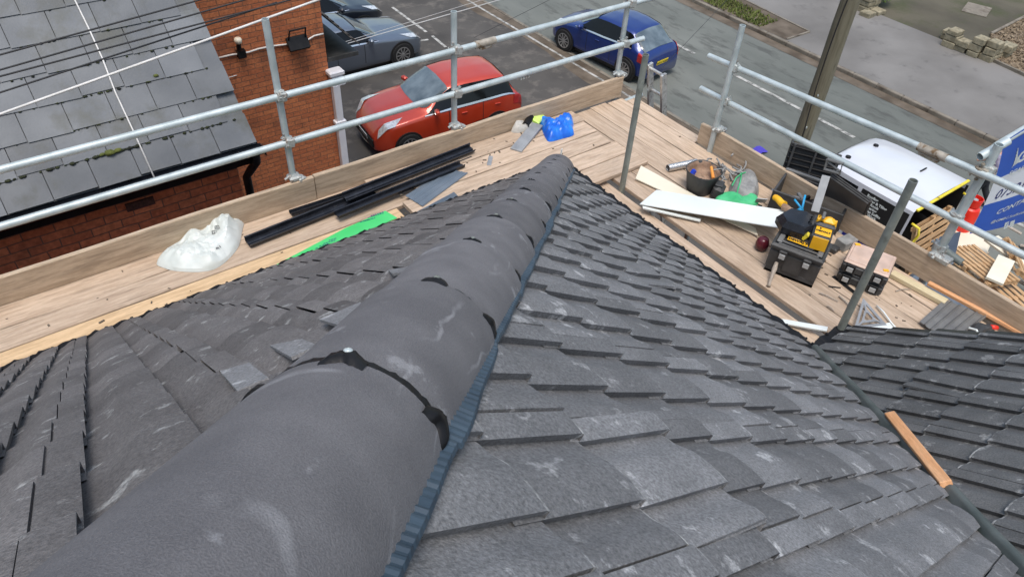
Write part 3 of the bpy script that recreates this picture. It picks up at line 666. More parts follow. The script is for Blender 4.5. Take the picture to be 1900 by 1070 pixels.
# valley trim: rounded upstand running up the valley
vd = Vector((-1, -1, tp)).normalized(); side = Vector((1, -1, 0)).normalized(); vup = vd.cross(side) * -1
if vup.z < 0: vup = -vup
b = MB(); rows = []
for k in range(60):
    s_ = k * .07 - .03; p = Vector((EXR, Y2, EZ0 + .0)) + vd * s_
    wob = .003 * math.sin(k * .7)
    rows.append([p + side * (x + wob) + vup * z for x, z in ((-.09, .012), (-.045, .0), (-.03, .012), (-.022, .048), (-.01, .06), (.012, .06), (.026, .046), (.034, .02), (.06, .01), (.09, .02))])
b.grid(rows); b.build('valley_trough', M['valley'], house, smooth=True)
# cut tiles laid beside the hip on the left slope
def onL(px, py, lift):
    r = ray(px, py); s_ = (EZ0 + lift + EYL * tp - H) / (r.z + r.y * tp); q = r * s_; q.z += H; return q
for k, pts in enumerate((((592, 592), (668, 560), (690, 572), (640, 606)), ((655, 578), (700, 566), (740, 545), (690, 556)), ((408, 688), (462, 672), (498, 700), (440, 724)), ((500, 640), (560, 628), (590, 640), (540, 662)), ((720, 500), (762, 494), (770, 500), (728, 508)))):
    ps = [onL(*p, .03 + .001 * k) for p in pts]; nn = Vector((0, sp_, cp)); b = MB()
    b.add([tuple(p) for p in ps] + [tuple(p - nn * .007) for p in ps], [(0, 1, 2, 3), (7, 6, 5, 4), (0, 4, 5, 1), (1, 5, 6, 2), (2, 6, 7, 3), (3, 7, 4, 0)], rnd=.9)
    o = b.build('cut_tile', M['tileR'], house)
# hip: tiles, clips, flashing
L3 = math.sqrt(2 + tp * tp); hd = Vector((-1, -1, tp)) / L3; hs = Vector((1, -1, 0)).normalized(); hu = hs.cross(hd); hu = hu if hu.z > 0 else -hu
RT = .157; AX = -.092
def hp_(a, th, r, extra=0.): return corner + hd * a + hs * (r * math.sin(th)) + hu * (AX + r * math.cos(th) + extra)
joints = [-.06, .35, .85, 1.35, 1.85, 2.35, 2.85, 3.35, 3.85, 4.35, 4.85, 5.35, 5.85, 6.6]
tmax = R_(71)
for k in range(len(joints) - 1):
    gp_ = .008 if joints[k] > 4 else .006; a0, a1 = joints[k] + gp_, joints[k + 1] - gp_; b = MB(); rows = []
    dr = random.gauss(0, .003) ; tilt = .011
    for j in range(13):
        u = j / 12; a = a0 + (a1 - a0) * u; r0 = RT + dr + (tilt * (.5 - u)) * (1 if a0 < 5.6 else .4)
        e = .003 if j in (0, 12) else 0
        rows.append([hp_(a, -tmax + 2 * tmax * i / 36, r0 - e) for i in range(37)])
    inner = [[hp_(a0 if q_ == 0 else a1, -tmax + 2 * tmax * i / 36, RT - .018) for i in range(37)] for q_ in (0, 1)]
    b.grid([inner[0]] + rows + [inner[1]], rnd=random.random(), flip=False)
    edge = [[hp_(a, s_ * tmax, r) for a in (a0, a1)] for s_ in (-1, 1) for r in (RT, RT - .018)]
    b.add([tuple(p) for e in edge for p in e], [(0, 1, 3, 2), (4, 6, 7, 5)])
    b.build('hip_tile', M['hip'], house, smooth=True, angle=40)
for k in range(1, len(joints) - 1):   # union strips in the joints with clips
    a = joints[k]; b = MB(); near = a > 3.8
    rows = []
    for dx, r in ((-.02, RT - .014), (-.0075, RT - (.003 if near else .008)), (.0075, RT - (.003 if near else .008)), (.02, RT - .014)):
        rows.append([hp_(a + dx + random.gauss(0, .001), -tmax + 2 * tmax * i / 48, r + random.gauss(0, .0008)) for i in range(49)])
    b.grid(rows); b.build('union_strip', M['black'], house)
    for th, sc_ in ((-1.12, 1), (0.02, 1), (.98, 1)):
        th += random.gauss(0, .04); b = MB(); g = sc_ * (1 if near else .95)
        rows = []
        for i in range(13):
            v = (i / 12 - .5); tt = th + v * .4 * g; hh = .0085 * (1 - (abs(v) * 2) ** 2.2); off = -abs(v) * .035 * g
            jj = random.gauss(0, .0012)
            rows.append([hp_(a - off - .016 * g + jj, tt, RT - .004), hp_(a - off - .010 * g + jj, tt, RT + hh + jj), hp_(a - off + .010 * g, tt, RT + hh + jj), hp_(a - off + .017 * g + jj, tt, RT - .004)])
        b.grid(rows); cl = b.build('hip_clip', M['black'], house, smooth=True)
        if th < .3 and th > -.3 and near:
            b = MB(); c = hp_(a - .003, th, RT + .008); T = mtx(c, hs, hd, hu); b.lathe([(.0068, 0), (.0068, .0012), (.005, .003), (.0025, .004), (.002, .002)], 16, T); b.build('screw', M['galv' if k == len(joints) - 2 else 'galvd'], cl)
# pleated flashing both sides
for sg, c0 in ((1, 0), (-1, 0)):
    b = MB(); rows = []
    da = Vector((0, -cp * 0, 0))
    nrm = Vector((sp_, 0, cp)) if sg > 0 else Vector((0, sp_, cp))
    inp = nrm.cross(hd).normalized(); 
    if inp.dot(Vector((1, -1, 0)) * sg) < 0: inp = -inp
    for k in range(1300):
        a = -.02 + k * .005; ww = (.163 if sg > 0 else .146) + .002 * math.sin(a * 9) + .0015 * math.sin(a * 23 + 1) + .004 * math.sin(a * 2.1 + .4) + (.005 if (a % .9) < .45 else 0)
        pl = .0028 * ((k // 2) % 2) + random.gauss(0, .0004)
        p = corner + hd * a
        rows.append([p + inp * .11 + nrm * (.03 + pl), p + inp * .14 + nrm * (.031 + pl), p + inp * (ww - .006) + nrm * (.036 + pl), p + inp * ww + nrm * (.031 + pl * .5)])
    b.grid(rows); b.build('hip_flashing', M['blue_fl'], house)
from mathutils import noise as mnoise
# ------------------------------------------------------------------ scaffold boards
def plank(name, p0, p1, wd, th, ztop, material, label, cat, group=None, ends=True, warp=0., z1=None, parent=None):
    """p0,p1 = centre line (x,y); built along its own local X so the grain follows it"""
    p0, p1 = Vector(p0), Vector(p1); L_ = (p1 - p0).length; a = math.atan2(p1.y - p0.y, p1.x - p0.x)
    ox, oy = random.uniform(0, 6), random.uniform(0, 3); z1 = ztop if z1 is None else z1; sl_ = (z1 - ztop) / L_
    n = max(2, int(L_ / .25)); rows = []; bv = min(.004, th * .2)
    for k in range(n + 1):
        x = L_ * k / n; e = .003 * math.sin(k * 1.3 + ox) * (1 if th > .02 else .3); zz = warp * math.sin(math.pi * k / n) + sl_ * x
        y0, y1 = -wd / 2 + e, wd / 2 + e * .6
        rows.append([(ox + x, oy + y, zz + z) for y, z in ((y0 + bv, -th), (y0, -th + bv), (y0, -bv), (y0 + bv, 0), (y1 - bv, 0), (y1, -bv), (y1, -th + bv), (y1 - bv, -th))])
    b = MB(); m_ = len(rows[0])
    b.grid(rows, rnd=.5, closed=True, flip=True)
    b.f += [tuple(range(m_)), tuple(range(n * m_ + m_ - 1, n * m_ - 1, -1))]; b.r += [.5, .5]
    o = b.build(name, material)
    Mw = Matrix.Translation((p0.x, p0.y, ztop)) @ Matrix.Rotation(a, 4, 'Z')
    o.matrix_world = Mw @ Matrix.Translation((-ox, -oy, 0))
    if parent: o.parent = parent; o.matrix_local = parent.matrix_world.inverted() @ o.matrix_world
    if label: tag(o, label, cat, group)
    return o
GB = 'scaffold boards of the deck'
LB = [  # x0,x1,y0,y1,ztop,mat,label
 (-4, 2.36, 4.335, 4.553, 0, 'n', 'newest yellowish scaffold board running beside the left eaves'),
 (-4, 2.9, 4.558, 4.776, .002, 0, 'middle grey-brown scaffold board of the left walkway, under the white sack'),
 (-4, 2.62, 4.781, 5.04, -.001, 1, 'outer scaffold board of the left walkway against the toe board'),
 (2.42, 4.58, 4.335, 4.553, .042, 1, 'raised board holding the blue grey sheets, right of the gap'),
 (2.62, 4.6, 4.558, 4.776, .043, 2, 'pale raised board in front of the blue carrier bag'),
 (2.3, 4.63, 4.781, 5.0, .044, 0, 'pale board under the blue carrier bag and grey slab'),
 (3.93, 4.62, 4.115, 4.33, .041, 2, 'short board just beyond the top end of the hip tiles'),
 (3.95, 4.65, 3.895, 4.11, .042, 1, 'short thick-edged board at the corner beside the slim green pole'),
]
for x0, x1, y0, y1, z, mi, lab in LB:
    plank('scaffold_board', (x0, (y0 + y1) / 2), (x1, (y0 + y1) / 2), y1 - y0 - .005, .038, z, M['newboard'] if mi == 'n' else M['board'][mi], lab, 'board', GB)
RB = [(3.965, 4.185, -2.2, 4.05, -.042, 1, 'inner lower board between the right eaves and the gap'),
 (4.225, 4.442, -2.2, 4.6, 0, 0, 'board with the raised shadowed edge along the gap on the right deck'),
 (4.447, 4.665, -2.2, 4.75, -.002, 3, 'second board out from the gap, under the big black toolbox'),
 (4.67, 4.888, .9, 4.98, .001, 0, 'middle board of the right deck, under the cream plastic board'),
 (4.893, 5.11, -2.2, 5.0, -.001, 1, 'second board in from the street toe board'),
 (5.115, 5.325, -2.2, 4.98, .001, 2, 'outermost board against the street toe board'),
 (4.672, 4.89, -2.2, .88, 0, 1, 'short board end under the organiser boxes'),
 (5.335, 5.47, 3.95, 4.92, -.004, 2, 'narrow board edge where the ladder arrives')]
for x0, x1, y0, y1, z, mi, lab in RB:
    plank('scaffold_board', ((x0 + x1) / 2, y0), ((x0 + x1) / 2, y1), x1 - x0 - .004, .038, z, M['board'][mi], lab, 'board', GB)
# transom tubes under the deck
for x in (2.5,): 
    b = MB(); b.tube((x, 4.05 if x < 3 else 3.9, -.07), (x, 5.0, -.07), .026); tag(b.build('transom_tube', M['galvd'], loc=(x, 5.3, -.07), smooth=True, angle=40), 'galvanised cross tube under the left walkway boards', 'scaffold tube')
# ------------------------------------------------------------------ guard rails
def coupler(b, c, s=1.):
    c = Vector(c)
    b.tube(c + Vector((0, 0, -.03)), c + Vector((0, 0, .03)), .038 * s, n=14); b.box(c + Vector((.0, -.035, 0)), (.075, .045, .075), Matrix.Rotation(.2, 3, 'Y'), bev=.01)
    for k in range(5):
        d = Vector((random.gauss(0, 1), random.gauss(0, 1), random.gauss(0, .8))).normalized(); b.tube(c + d * .025, c + d * .068, .009, n=7)
        b.lathe([(.013, -.006), (.013, .006)], 6, Matrix.Translation(c + d * .062) @ d.to_track_quat('Z', 'Y').to_matrix().to_4x4())
def foot(b, c):
    c = Vector(c); b.box(c, (.1, .1, .05), bev=.015); b.box(c + Vector((.045, -.02, -.02)), (.07, .07, .05), Matrix.Rotation(.3, 3, 'Z'), bev=.012); b.tube(c + Vector((-.08, -.0, 0)), c + Vector((-.03, 0, .02)), .012)
TR = .0265
rl = empty('guard_rail', (1.72, 5.07, 0), 'long galvanised guard rail with a wooden toe board along the left walkway', 'guard rail')
def part_tube(name, p0, p1, r, parent, mt='galv', hollow=.82):
    b = MB(); b.tube(p0, p1, r, n=20, hollow=hollow); return b.build(name, M[mt], parent, smooth=True, angle=40)
yT = 5.095; yR = 5.045
for x, zt in ((1.72, 1.55), (3.29, 1.29), (5.31, 1.9), (-1.6, 1.6)):
    part_tube('standard', (x, yT, G), (x, yT, zt), TR, rl)
part_tube('rail_tube', (-4, yR, .985), (2.95, yR, .978), TR, rl); part_tube('rail_tube', (2.95, yR, .978), (8.5, yR, .99), TR, rl)
part_tube('rail_tube', (-4, yR, .6), (5.56, yR, .575), TR, rl)
b = MB(); b.tube((3.47, yR, .979), (3.68, yR, .979), .0315, n=18); b.box((3.58, yR - .005, .94), (.13, .03, .03), bev=.008); b.build('rail_sleeve', M['rusty'], rl, smooth=True, angle=40)
for x, z in ((1.72, .98), (1.72, .585), (3.29, .978), (3.29, .578), (5.31, .985), (5.31, .578)):
    b = MB(); coupler(b, (x, 5.068, z)); b.build('coupler', M['coupler'], rl)
b = MB(); 
for k in range(4): b.tube((3.99 + k * .03, yR, .56), (3.99 + k * .03, yR - .01, .53), .011)
b.build('coupler', M['coupler'], rl)
for x in (1.72, 3.29, 5.31):
    b = MB(); foot(b, (x, 5.07, .245)); b.build('board_clip', M['coupler'], rl)
for x0, x1 in ((-4, 1.86), (1.868, 5.33)):
    b = MB(); L_ = x1 - x0; ox = random.uniform(0, 4)
    rows = []
    for k in range(25):
        x = x0 + L_ * k / 24; e = .003 * math.sin(k * .9 + x0)
        rows.append([(x, 5.015 + e, .003), (x, 5.013 + e, .222), (x, 5.018 + e, .228 + e * .5), (x, 5.048 + e, .228 + e * .5), (x, 5.053 + e, .222), (x, 5.053 + e, .003)])
    b.grid(rows, closed=True); b.add(rows[0], [(0, 1, 2, 3, 4, 5)]); b.add(rows[-1], [(5, 4, 3, 2, 1, 0)])
    b.build('toe_board', M['toe'], rl)
rr_ = empty('guard_rail', (5.36, 3.74, 0), 'galvanised guard rail with toe board on the street side, right of the ladder gap', 'guard rail')
def rpt(y, up): 
    return Vector((5.385, y, (.838 + (4.03 - y) * .0585) if up else (.521 + (4.03 - y) * .0255)))
pu0 = on(1315, 104, 0, 5.385); pu1 = rpt(-2.2, 1); part_tube('rail_tube', (5.385, pu0.y, pu0.z), (5.385, 1.95, rpt(1.95, 1).z), TR, rr_); part_tube('rail_tube', (5.385, 1.95, rpt(1.95, 1).z), pu1, TR, rr_)
pl0 = on(1300, 164, 0, 5.385); part_tube('rail_tube', (5.385, pl0.y, pl0.z), rpt(-2.2, 0), TR, rr_)
b = MB(); b.tube((5.385, 1.78, rpt(1.78, 1).z), (5.385, 2.0, rpt(2.0, 1).z), .0315, n=18); b.box((5.385, 1.9, rpt(1.9, 1).z - .04), (.04, .16, .03), bev=.008); b.build('rail_sleeve', M['rusty'], rr_, smooth=True, angle=40)
part_tube('standard', (5.335, 3.76, G), (5.335, 3.75, 1.24), TR, rr_)
BPX, BPY = 5.44, 1.55
part_tube('standard', (BPX, BPY, G), (BPX, BPY - .02, 1.2), .031, rr_)
for c in ((5.365, 3.76, rpt(3.76, 1).z), (5.365, 3.76, rpt(3.76, 0).z)):
    b = MB(); coupler(b, c, .9); b.build('coupler', M['coupler'], rr_)
for c in ((5.41, BPY, rpt(BPY, 1).z), (5.41, BPY, rpt(BPY, 0).z), (BPX, BPY, .28), (BPX, BPY - .02, 1.0)):
    b = MB(); coupler(b, c, 1.15); b.build('coupler', M['coupler'] if c[2] != rpt(BPY, 1).z else M['rusty'], rr_)
b = MB(); foot(b, (5.36, 3.74, .245)); b.build('board_clip', M['coupler'], rr_)
b = MB(); foot(b, (5.40, BPY - .03, .24)); b.box((5.42, BPY - .06, .235), (.13, .16, .05), bev=.01); b.build('board_clip', M['coupler'], rr_)
part_tube('transom', (BPX + .03, BPY - .19, .24), (BPX + .02, BPY + .0, .27), .03, rr_, 'galvd')
e0, e1 = Vector((5.345, 3.93, 0)), Vector((5.39, -2.2, 0))
def toe(name, p0, p1, zb, zt, th, parent):
    d = (p1 - p0); L_ = d.length; T = mtx(p0, d.normalized(), Vector((-d.y, d.x, 0)).normalized(), Vector((0, 0, 1)))
    b = MB(); rows = []
    for k in range(31):
        x = L_ * k / 30; e = .003 * math.sin(k * .7); r0 = .02 if k == 0 else 0
        rows.append([(x, e, zb), (x, e, zt - .006 - r0), (x, e + .006, zt - r0), (x, e + th - .006, zt - r0), (x, e + th, zt - .006 - r0), (x, e + th, zb)])
    b.grid(rows, closed=True); b.add(rows[0], [(0, 1, 2, 3, 4, 5)]); b.add(rows[-1], [(5, 4, 3, 2, 1, 0)]); return b.build('toe_board', M['toe'], rr_, mw=T)
toe('toe', e0, e1, .003, .228, .038, None)
# banner tube + banner
bt0 = Vector((BPX - .02, 1.49, .99)); 
bt = empty('banner_tube', tuple(bt0), 'galvanised tube sticking out from the street corner post with the banner hung on it', 'scaffold tube')
p_ = on(1815, 290, 1, 1.44)
part_tube('tube', on(1846, 272, 1, 1.64), on(2050, 150, 1, 1.64), .027, bt)
part_tube('open_tube', on(1818, 291, 0, 5.38), on(1870, 262, 0, 5.6), .031, bt, hollow=.78)
BY = 1.62
cnr = dict(TL=(1862, 264), TR=(1990, 180), BL=(1797, 433), BR=(1990, 392))
def bp(s_, t, off=0.):   # s across, t down
    x = (1 - t) * ((1 - s_) * cnr['TL'][0] + s_ * cnr['TR'][0]) + t * ((1 - s_) * cnr['BL'][0] + s_ * cnr['BR'][0]) + 13 * math.sin(math.pi * min(1, t)) * (1 - s_) ** 3
    y = (1 - t) * ((1 - s_) * cnr['TL'][1] + s_ * cnr['TR'][1]) + t * ((1 - s_) * cnr['BL'][1] + s_ * cnr['BR'][1])
    p = on(x, y, 1, BY); return p + Vector((0, .008 * math.sin(s_ * 9 + t * 3) * t + .01 * math.sin(t * 4 + s_ * 2) * t - off, 0))
bn = empty('advertising_banner', tuple(bp(0, 0)), 'blue and white scaffolding company banner hanging outside the street corner', 'banner')
def strip(name, t0, t1, mt, off=0, s0=0, s1=1):
    b = MB(); b.grid([[bp(s0 + (s1 - s0) * i / 30, t0 + (t1 - t0) * j / 14, off) for i in range(31)] for j in range(15)]); return b.build(name, M[mt], bn, smooth=True)
strip('banner_cloth', 0, .43, 'banner'); strip('white_band', .43, .70, 'bannerw'); strip('banner_cloth', .70, 1, 'banner')
def inv_b(px, py):
    s_, t = .3, .5
    for _ in range(30):
        x = lambda s_, t: (1 - t) * ((1 - s_) * cnr['TL'][0] + s_ * cnr['TR'][0]) + t * ((1 - s_) * cnr['BL'][0] + s_ * cnr['BR'][0])
        y = lambda s_, t: (1 - t) * ((1 - s_) * cnr['TL'][1] + s_ * cnr['TR'][1]) + t * ((1 - s_) * cnr['BL'][1] + s_ * cnr['BR'][1])
        fx, fy = x(s_, t) - px, y(s_, t) - py; h = 1e-4
        a, b_, c, d = (x(s_ + h, t) - x(s_, t)) / h, (x(s_, t + h) - x(s_, t)) / h, (y(s_ + h, t) - y(s_, t)) / h, (y(s_, t + h) - y(s_, t)) / h
        D = a * d - b_ * c; s_ -= (d * fx - b_ * fy) / D; t -= (-c * fx + a * fy) / D
    return s_, t
def btext(txt, a, b_, hpx, mt, shear=.25, bold=.02, upd=(-.42, .91), name='lettering'):
    vs, fs = text_mesh(txt, 1, shear, bold, 'LEFT')
    w_ = max(v.x for v in vs); a, b_ = Vector(a), Vector(b_); ux = (b_ - a) / w_; dn = Vector(upd) * hpx
    out = []
    for v in vs:
        p = a + ux * v.x - dn * v.y; s_, t = inv_b(p.x, p.y); out.append(tuple(bp(s_, t, .0022)))
    B = MB(); B.add(out, fs); B.build(name, M[mt], bn)
btext('SCAFFOLDING', (1865, 324), (1953, 288), 14, 'white'); btext('07521', (1838, 364), (1899, 342), 27, 'navy', bold=.01); btext('CONTACT US', (1842, 394), (1944, 353), 13, 'white')
btext('@GMBC.Scaffolding2020', (1833, 411), (1925, 386), 7, 'white', bold=.01); btext('GM', (1881, 297), (1930, 272), 34, 'white', shear=.1, bold=.04)
B = MB()
for k in range(7):
    x = 1871 + k * 1.9
    for q0, q1 in (((x, 311 - k * 1.2), (x + 3, 311 - k * 6)),): 
        pts = [(q0[0], q0[1]), (q0[0] + 1.3, q0[1] - .5), (q1[0] + 1.3, q1[1] - .5), (q1[0], q1[1])]
        B.add([tuple(bp(*inv_b(*p), .0022)) for p in pts], [(0, 1, 2, 3)])
B.build('lettering', M['white'], bn)
B = MB()
for x0, x1 in ((1860, 1868.5), (1871, 1880)):
    pts = [(x0 - 1, 424 - (x0 - 1860) * .2), (x1 - 1, 421 - (x0 - 1860) * .2), (x1 + 1.5, 409 - (x0 - 1860) * .2), (x0 + 1.5, 412 - (x0 - 1860) * .2)]
    B.add([tuple(bp(*inv_b(*p), .0022)) for p in pts], [(0, 1, 2, 3)])
B.build('logo', M['white'], bn)
btext('f', (1863.5, 417), (1867, 415.5), 12, 'banner', bold=.04)
# inner slim poles
def pole1(p, zt, r, mt, label, lean=(0, 0)):
    b = MB(); b.tube((p[0], p[1], -.35), (p[0] + lean[0], p[1] + lean[1], zt), r, n=20, hollow=.85); return tag(b.build('scaffold_pole', M[mt], loc=(p[0], p[1], -.35), smooth=True, angle=40), label, 'scaffold pole')
pole1((4.205, 3.76), 1.24, .026, 'galvd', 'greenish weathered upright scaffold pole near the end of the hip tiles')
pole1((4.20, 1.50), 1.37, .027, 'galvd', 'grey upright scaffold pole rising beside the front gable eaves')
# stub tube
b = MB(); b.tube(on(1157, 191, 2, 0) if False else at(1157, 190, -.03), at(1190, 176, -.03), .025, n=16, hollow=.8); tag(b.build('scaffold_tube', M['galv'], loc=tuple(at(1170, 185, -.03)), smooth=True, angle=40), 'short galvanised tube end poking out beyond the deck corner', 'scaffold tube')
# ladder
ld = empty('ladder', (5.62, 4.6, G), 'paint splashed aluminium ladder standing at the gap in the guard rail', 'ladder')
s0, s1 = Vector((5.55, 4.86, .44)), Vector((5.55, 4.57, .42)); dl = Vector((.16, .02, -1)) 
q1 = on(1231, 138, 0, 5.55); q0 = on(1206, 118, 0, 5.55)
for i, q in enumerate((q0, q1)):
    b = MB(); e = Vector((q.x + 1.9, q.y - .0, G)); d = (e - q); R3 = mtx((q + e) / 2, Vector((1, 0, 0)), Vector((0, 1, 0)), d.normalized())
    d_ = d.normalized(); xa = Vector((0, 1, 0)); ya = d_.cross(xa).normalized(); b.add(*(lambda B: (B.v, B.f))(MB().box((0, 0, 0), (.03, .07, d.length), bev=.004)), None, mtx((q + e) / 2, xa, ya, d_)); b.build('stile', M['alu'], ld)
k = 0; dq = Vector((1.9, 0, G - q1.z)); 
while k < 26:
    t_ = (.06 + k * .27) / 8.; a = q0 + Vector((1.9, 0, G - q0.z)) * t_; c = q1 + dq * t_; c.z = a.z
    b = MB(); b.tube(a, c, .017, n=10); b.build('rung', M['alu'], ld, smooth=True, angle=40); k += 1

# ------------------------------------------------------------------ left walkway objects
def gutter(pa, pb, w_, z, label, flip=False, roll=0., mt='blackgloss'):
    w_ *= 1.3
    a, b_ = at(*pa, z), at(*pb, z); d = (b_ - a).normalized(); sd = Vector((-d.y, d.x, 0)); up = Vector((0, 0, 1))
    pf = [(-.5, .34), (-.46, .36), (-.42, .32), (-.4, .02), (-.12, -.0), (-.1, .08), (.06, .1), (.09, .02), (.36, 0), (.42, .3), (.5, .33)]
    b = MB(); rows = []
    for k in range(9):
        p = a + (b_ - a) * k / 8; rows.append([p + sd * (x * w_ * math.cos(roll) - y * w_ * math.sin(roll)) + up * (x * w_ * math.sin(roll) + y * w_ * math.cos(roll) + .002 + .5 * w_ * abs(math.sin(roll))) for x, y in pf])
    b.grid(rows); return tag(b.build('plastic_trim', M[mt], loc=tuple(a), thick=.004), label, 'plastic trim', 'black plastic eaves trims')
gutter((460, 455), (868, 292), .085, .01, 'longest black plastic trim, its near end beside the white sack', roll=.15)
gutter((540, 400), (846, 300), .06, .0, 'thin black trim furthest back against the toe board', roll=-.2)
gutter((625, 402), (858, 307), .07, .05, 'shorter black trim lying on top, nearest the roof')
gutter((640, 372), (876, 279), .075, .055, 'glossy black trim whose far end points at the parked red car', roll=.3)
def flat(pts, z, th, name, mt, label, cat, group=None, ribs=0):
    ps = [at(*p, z) for p in pts]; c = sum(ps, Vector()) / len(ps); b = MB(); b.prism([tuple(p.xy) for p in ps], z, z + th)
    return tag(b.build(name, M[mt], loc=tuple(c)), label, cat, group), ps
def ribbed(pts, z, name, mt, label, cat, nr=5, hgt=.006, group=None, z2=None):
    a, b_, c, d = [at(*p, z) for p in pts]; B = MB(); rows = []; n = nr * 6
    for i in range(n + 1):
        u = i / n; h = hgt * (1 if (u * nr) % 1 > .8 else 0); h2 = 0 if z2 is None else (z2 - z)
        rows.append([a.lerp(d, u) + Vector((0, 0, h + .004)), b_.lerp(c, u) + Vector((0, 0, h + .004 + h2))])
    B.grid(rows); return tag(B.build(name, M[mt], loc=tuple((a + c) / 2), thick=.004), label, cat, group)
ribbed([(752, 364), (830, 314), (868, 322), (784, 384)], .045, 'soffit_strip', 'bluegrey', 'blue grey ribbed plastic strip lying flat on the raised board', 'plastic strip', 4)
ribbed([(762, 400), (842, 359), (852, 369), (776, 412)], .05, 'soffit_strip', 'bluegrey', 'narrow blue grey strip tucked against the left eaves tiles', 'plastic strip', 5, z2=.06)
# green sheet with printed marks
gs, ps = flat([(497, 500), (641, 424), (715, 392), (737, 405), (655, 440), (515, 500)], .003, .006, 'green_sheet', 'green', 'bright green printed plastic sheet lying along the left eaves', 'sheet')
b = MB()
for (x, y, l) in ((688, 400, 26), (682, 404, 32), (676, 410, 24), (668, 412, 20), (600, 452, 26), (592, 457, 20), (610, 446, 18), (585, 461, 10)):
    p0 = at(x, y, .011); p1 = at(x + l, y - l * .3, .011); d = (p1 - p0).normalized(); s_ = Vector((-d.y, d.x, 0)) * .004
    L_ = (p1 - p0).length; q = 0
    while q < L_ - .02:
        ww = random.uniform(.008, .022); b.add([tuple(p0 + d * q - s_), tuple(p0 + d * (q + ww) - s_), tuple(p0 + d * (q + ww) + s_), tuple(p0 + d * q + s_)], [(0, 1, 2, 3)]); q += ww + .005
b.build('printing', M['navy'], gs); bpy.data.objects[-1] if False else None
# white sack: lumpy closed surface from outline
def sack(name, outline, z, hgt, mt, label, cat, seed=1, fold=.5, rings=9, hshift=(0, 0), smooth=True, sub=2, parent=None, peak=None):
    rng = random.Random(seed); pts = []
    n = len(outline)
    for i in range(n):
        p0, p1, p2, p3 = [Vector(outline[(i + k) % n]) for k in (-1, 0, 1, 2)]
        for k in range(sub * 2):
            t = k / (sub * 2); pts.append(.5 * ((2 * p1) + (p2 - p0) * t + (2 * p0 - 5 * p1 + 4 * p2 - p3) * t * t + (3 * p1 - p0 - 3 * p2 + p3) * t ** 3))
    ps = [at(p.x, p.y, z) for p in pts]; c = sum(ps, Vector()) / len(ps); rows = []
    fr = [(rng.uniform(3, 9), rng.uniform(0, 6.28), rng.uniform(.4, 1)) for _ in range(5)]
    for r_ in range(rings + 1):
        k = r_ / rings; row = []
        for i, p in enumerate(ps):
            q = p.lerp(c, k); an = 2 * math.pi * i / len(ps)
            e = sum(a * math.sin(f_ * q.x * 6 + g_ + f_ * q.y * 5) for f_, g_, a in fr) / 3
            nz = mnoise.noise(Vector((q.x * 9 + seed, q.y * 9, 0))) ; n2_ = 1 - abs(mnoise.noise(Vector((q.x * 16, q.y * 16 + seed, 3)))) * 2.2
            hh = hgt * min(1, k * 3.2) ** .6 * (.66 + fold * .34 * nz + fold * .13 * n2_ + fold * .045 * (1 - 2.4 * abs(mnoise.noise(Vector((q.x * 34 + q.y * 12, q.y * 30, seed))))) )
            if peak: pk = at(peak[0], peak[1], z); hh *= 1 + peak[2] * math.exp(-((q.x - pk.x) ** 2 + (q.y - pk.y) ** 2) / .012)
            row.append(Vector((q.x + hshift[0] * hh, q.y + hshift[1] * hh, z + max(.0, hh))))
        rows.append(row)
    b = MB(); b.grid(rows, closed=True, flip=False); b.f.append(tuple(range(len(ps) - 1, -1, -1))); b.r.append(.5)
    o = b.build(name, M[mt], loc=tuple(c), smooth=smooth)
    bm = bmesh.new(); bm.from_mesh(o.data); bmesh.ops.recalc_face_normals(bm, faces=bm.faces); bm.to_mesh(o.data); bm.free()
    o.data.set_sharp_from_angle(angle=R_(19 if 'bag' in name or 'sack' in name or name == 'green_cloth' else 42))
    if label: tag(o, label, cat)
    return o
sk = sack('plastic_sack', [(291, 487), (320, 462), (356, 440), (398, 420), (402, 402), (422, 396), (452, 401), (449, 430), (440, 462), (408, 494), (376, 504), (330, 503), (304, 497)], .004, .12, 'whitebag', 'crumpled white plastic sack lying on the left walkway', 'sack', 5, .8, rings=26, sub=4, peak=(425, 425, .7))
b = MB()
bm_ = sk.data
vs_top = [sk.matrix_world @ v.co for v in bm_.vertices]
def top_at(x, y): return min(vs_top, key=lambda v: (v.x + sk.location.x - x) ** 2 + (v.y + sk.location.y - y) ** 2 - (.0004 if v.z > .02 else 0)).z
def mark(b, px, py, z, s_, rot):
    for i in range(3):
        c = at(px + i * 2.6 * math.cos(rot), py + i * 2.6 * math.sin(rot), z); b.box(c, (.011, .005, .002), Matrix.Rotation(rot + i, 3, 'Z')); b.box(c + Vector((.004, .01, 0)), (.004, .011, .002), Matrix.Rotation(rot, 3, 'Z'))
for (px_, py_, rt_) in ((403, 421, 1.3), (405, 458, .5), (376, 487, -.2), (398, 430, 1.3)):
    g0 = at(px_, py_, .09); q_ = at(px_, py_, .004 + top_at(g0.x, g0.y) + .006)
    vs, fs = text_mesh(random.choice(('E3', '47', 'LM')), .05, 0, .001); b.add([tuple(q_ + Matrix.Rotation(rt_, 3, 'Z') @ v) for v in vs], fs)
b.build('printing', M['greyplas'], sk)
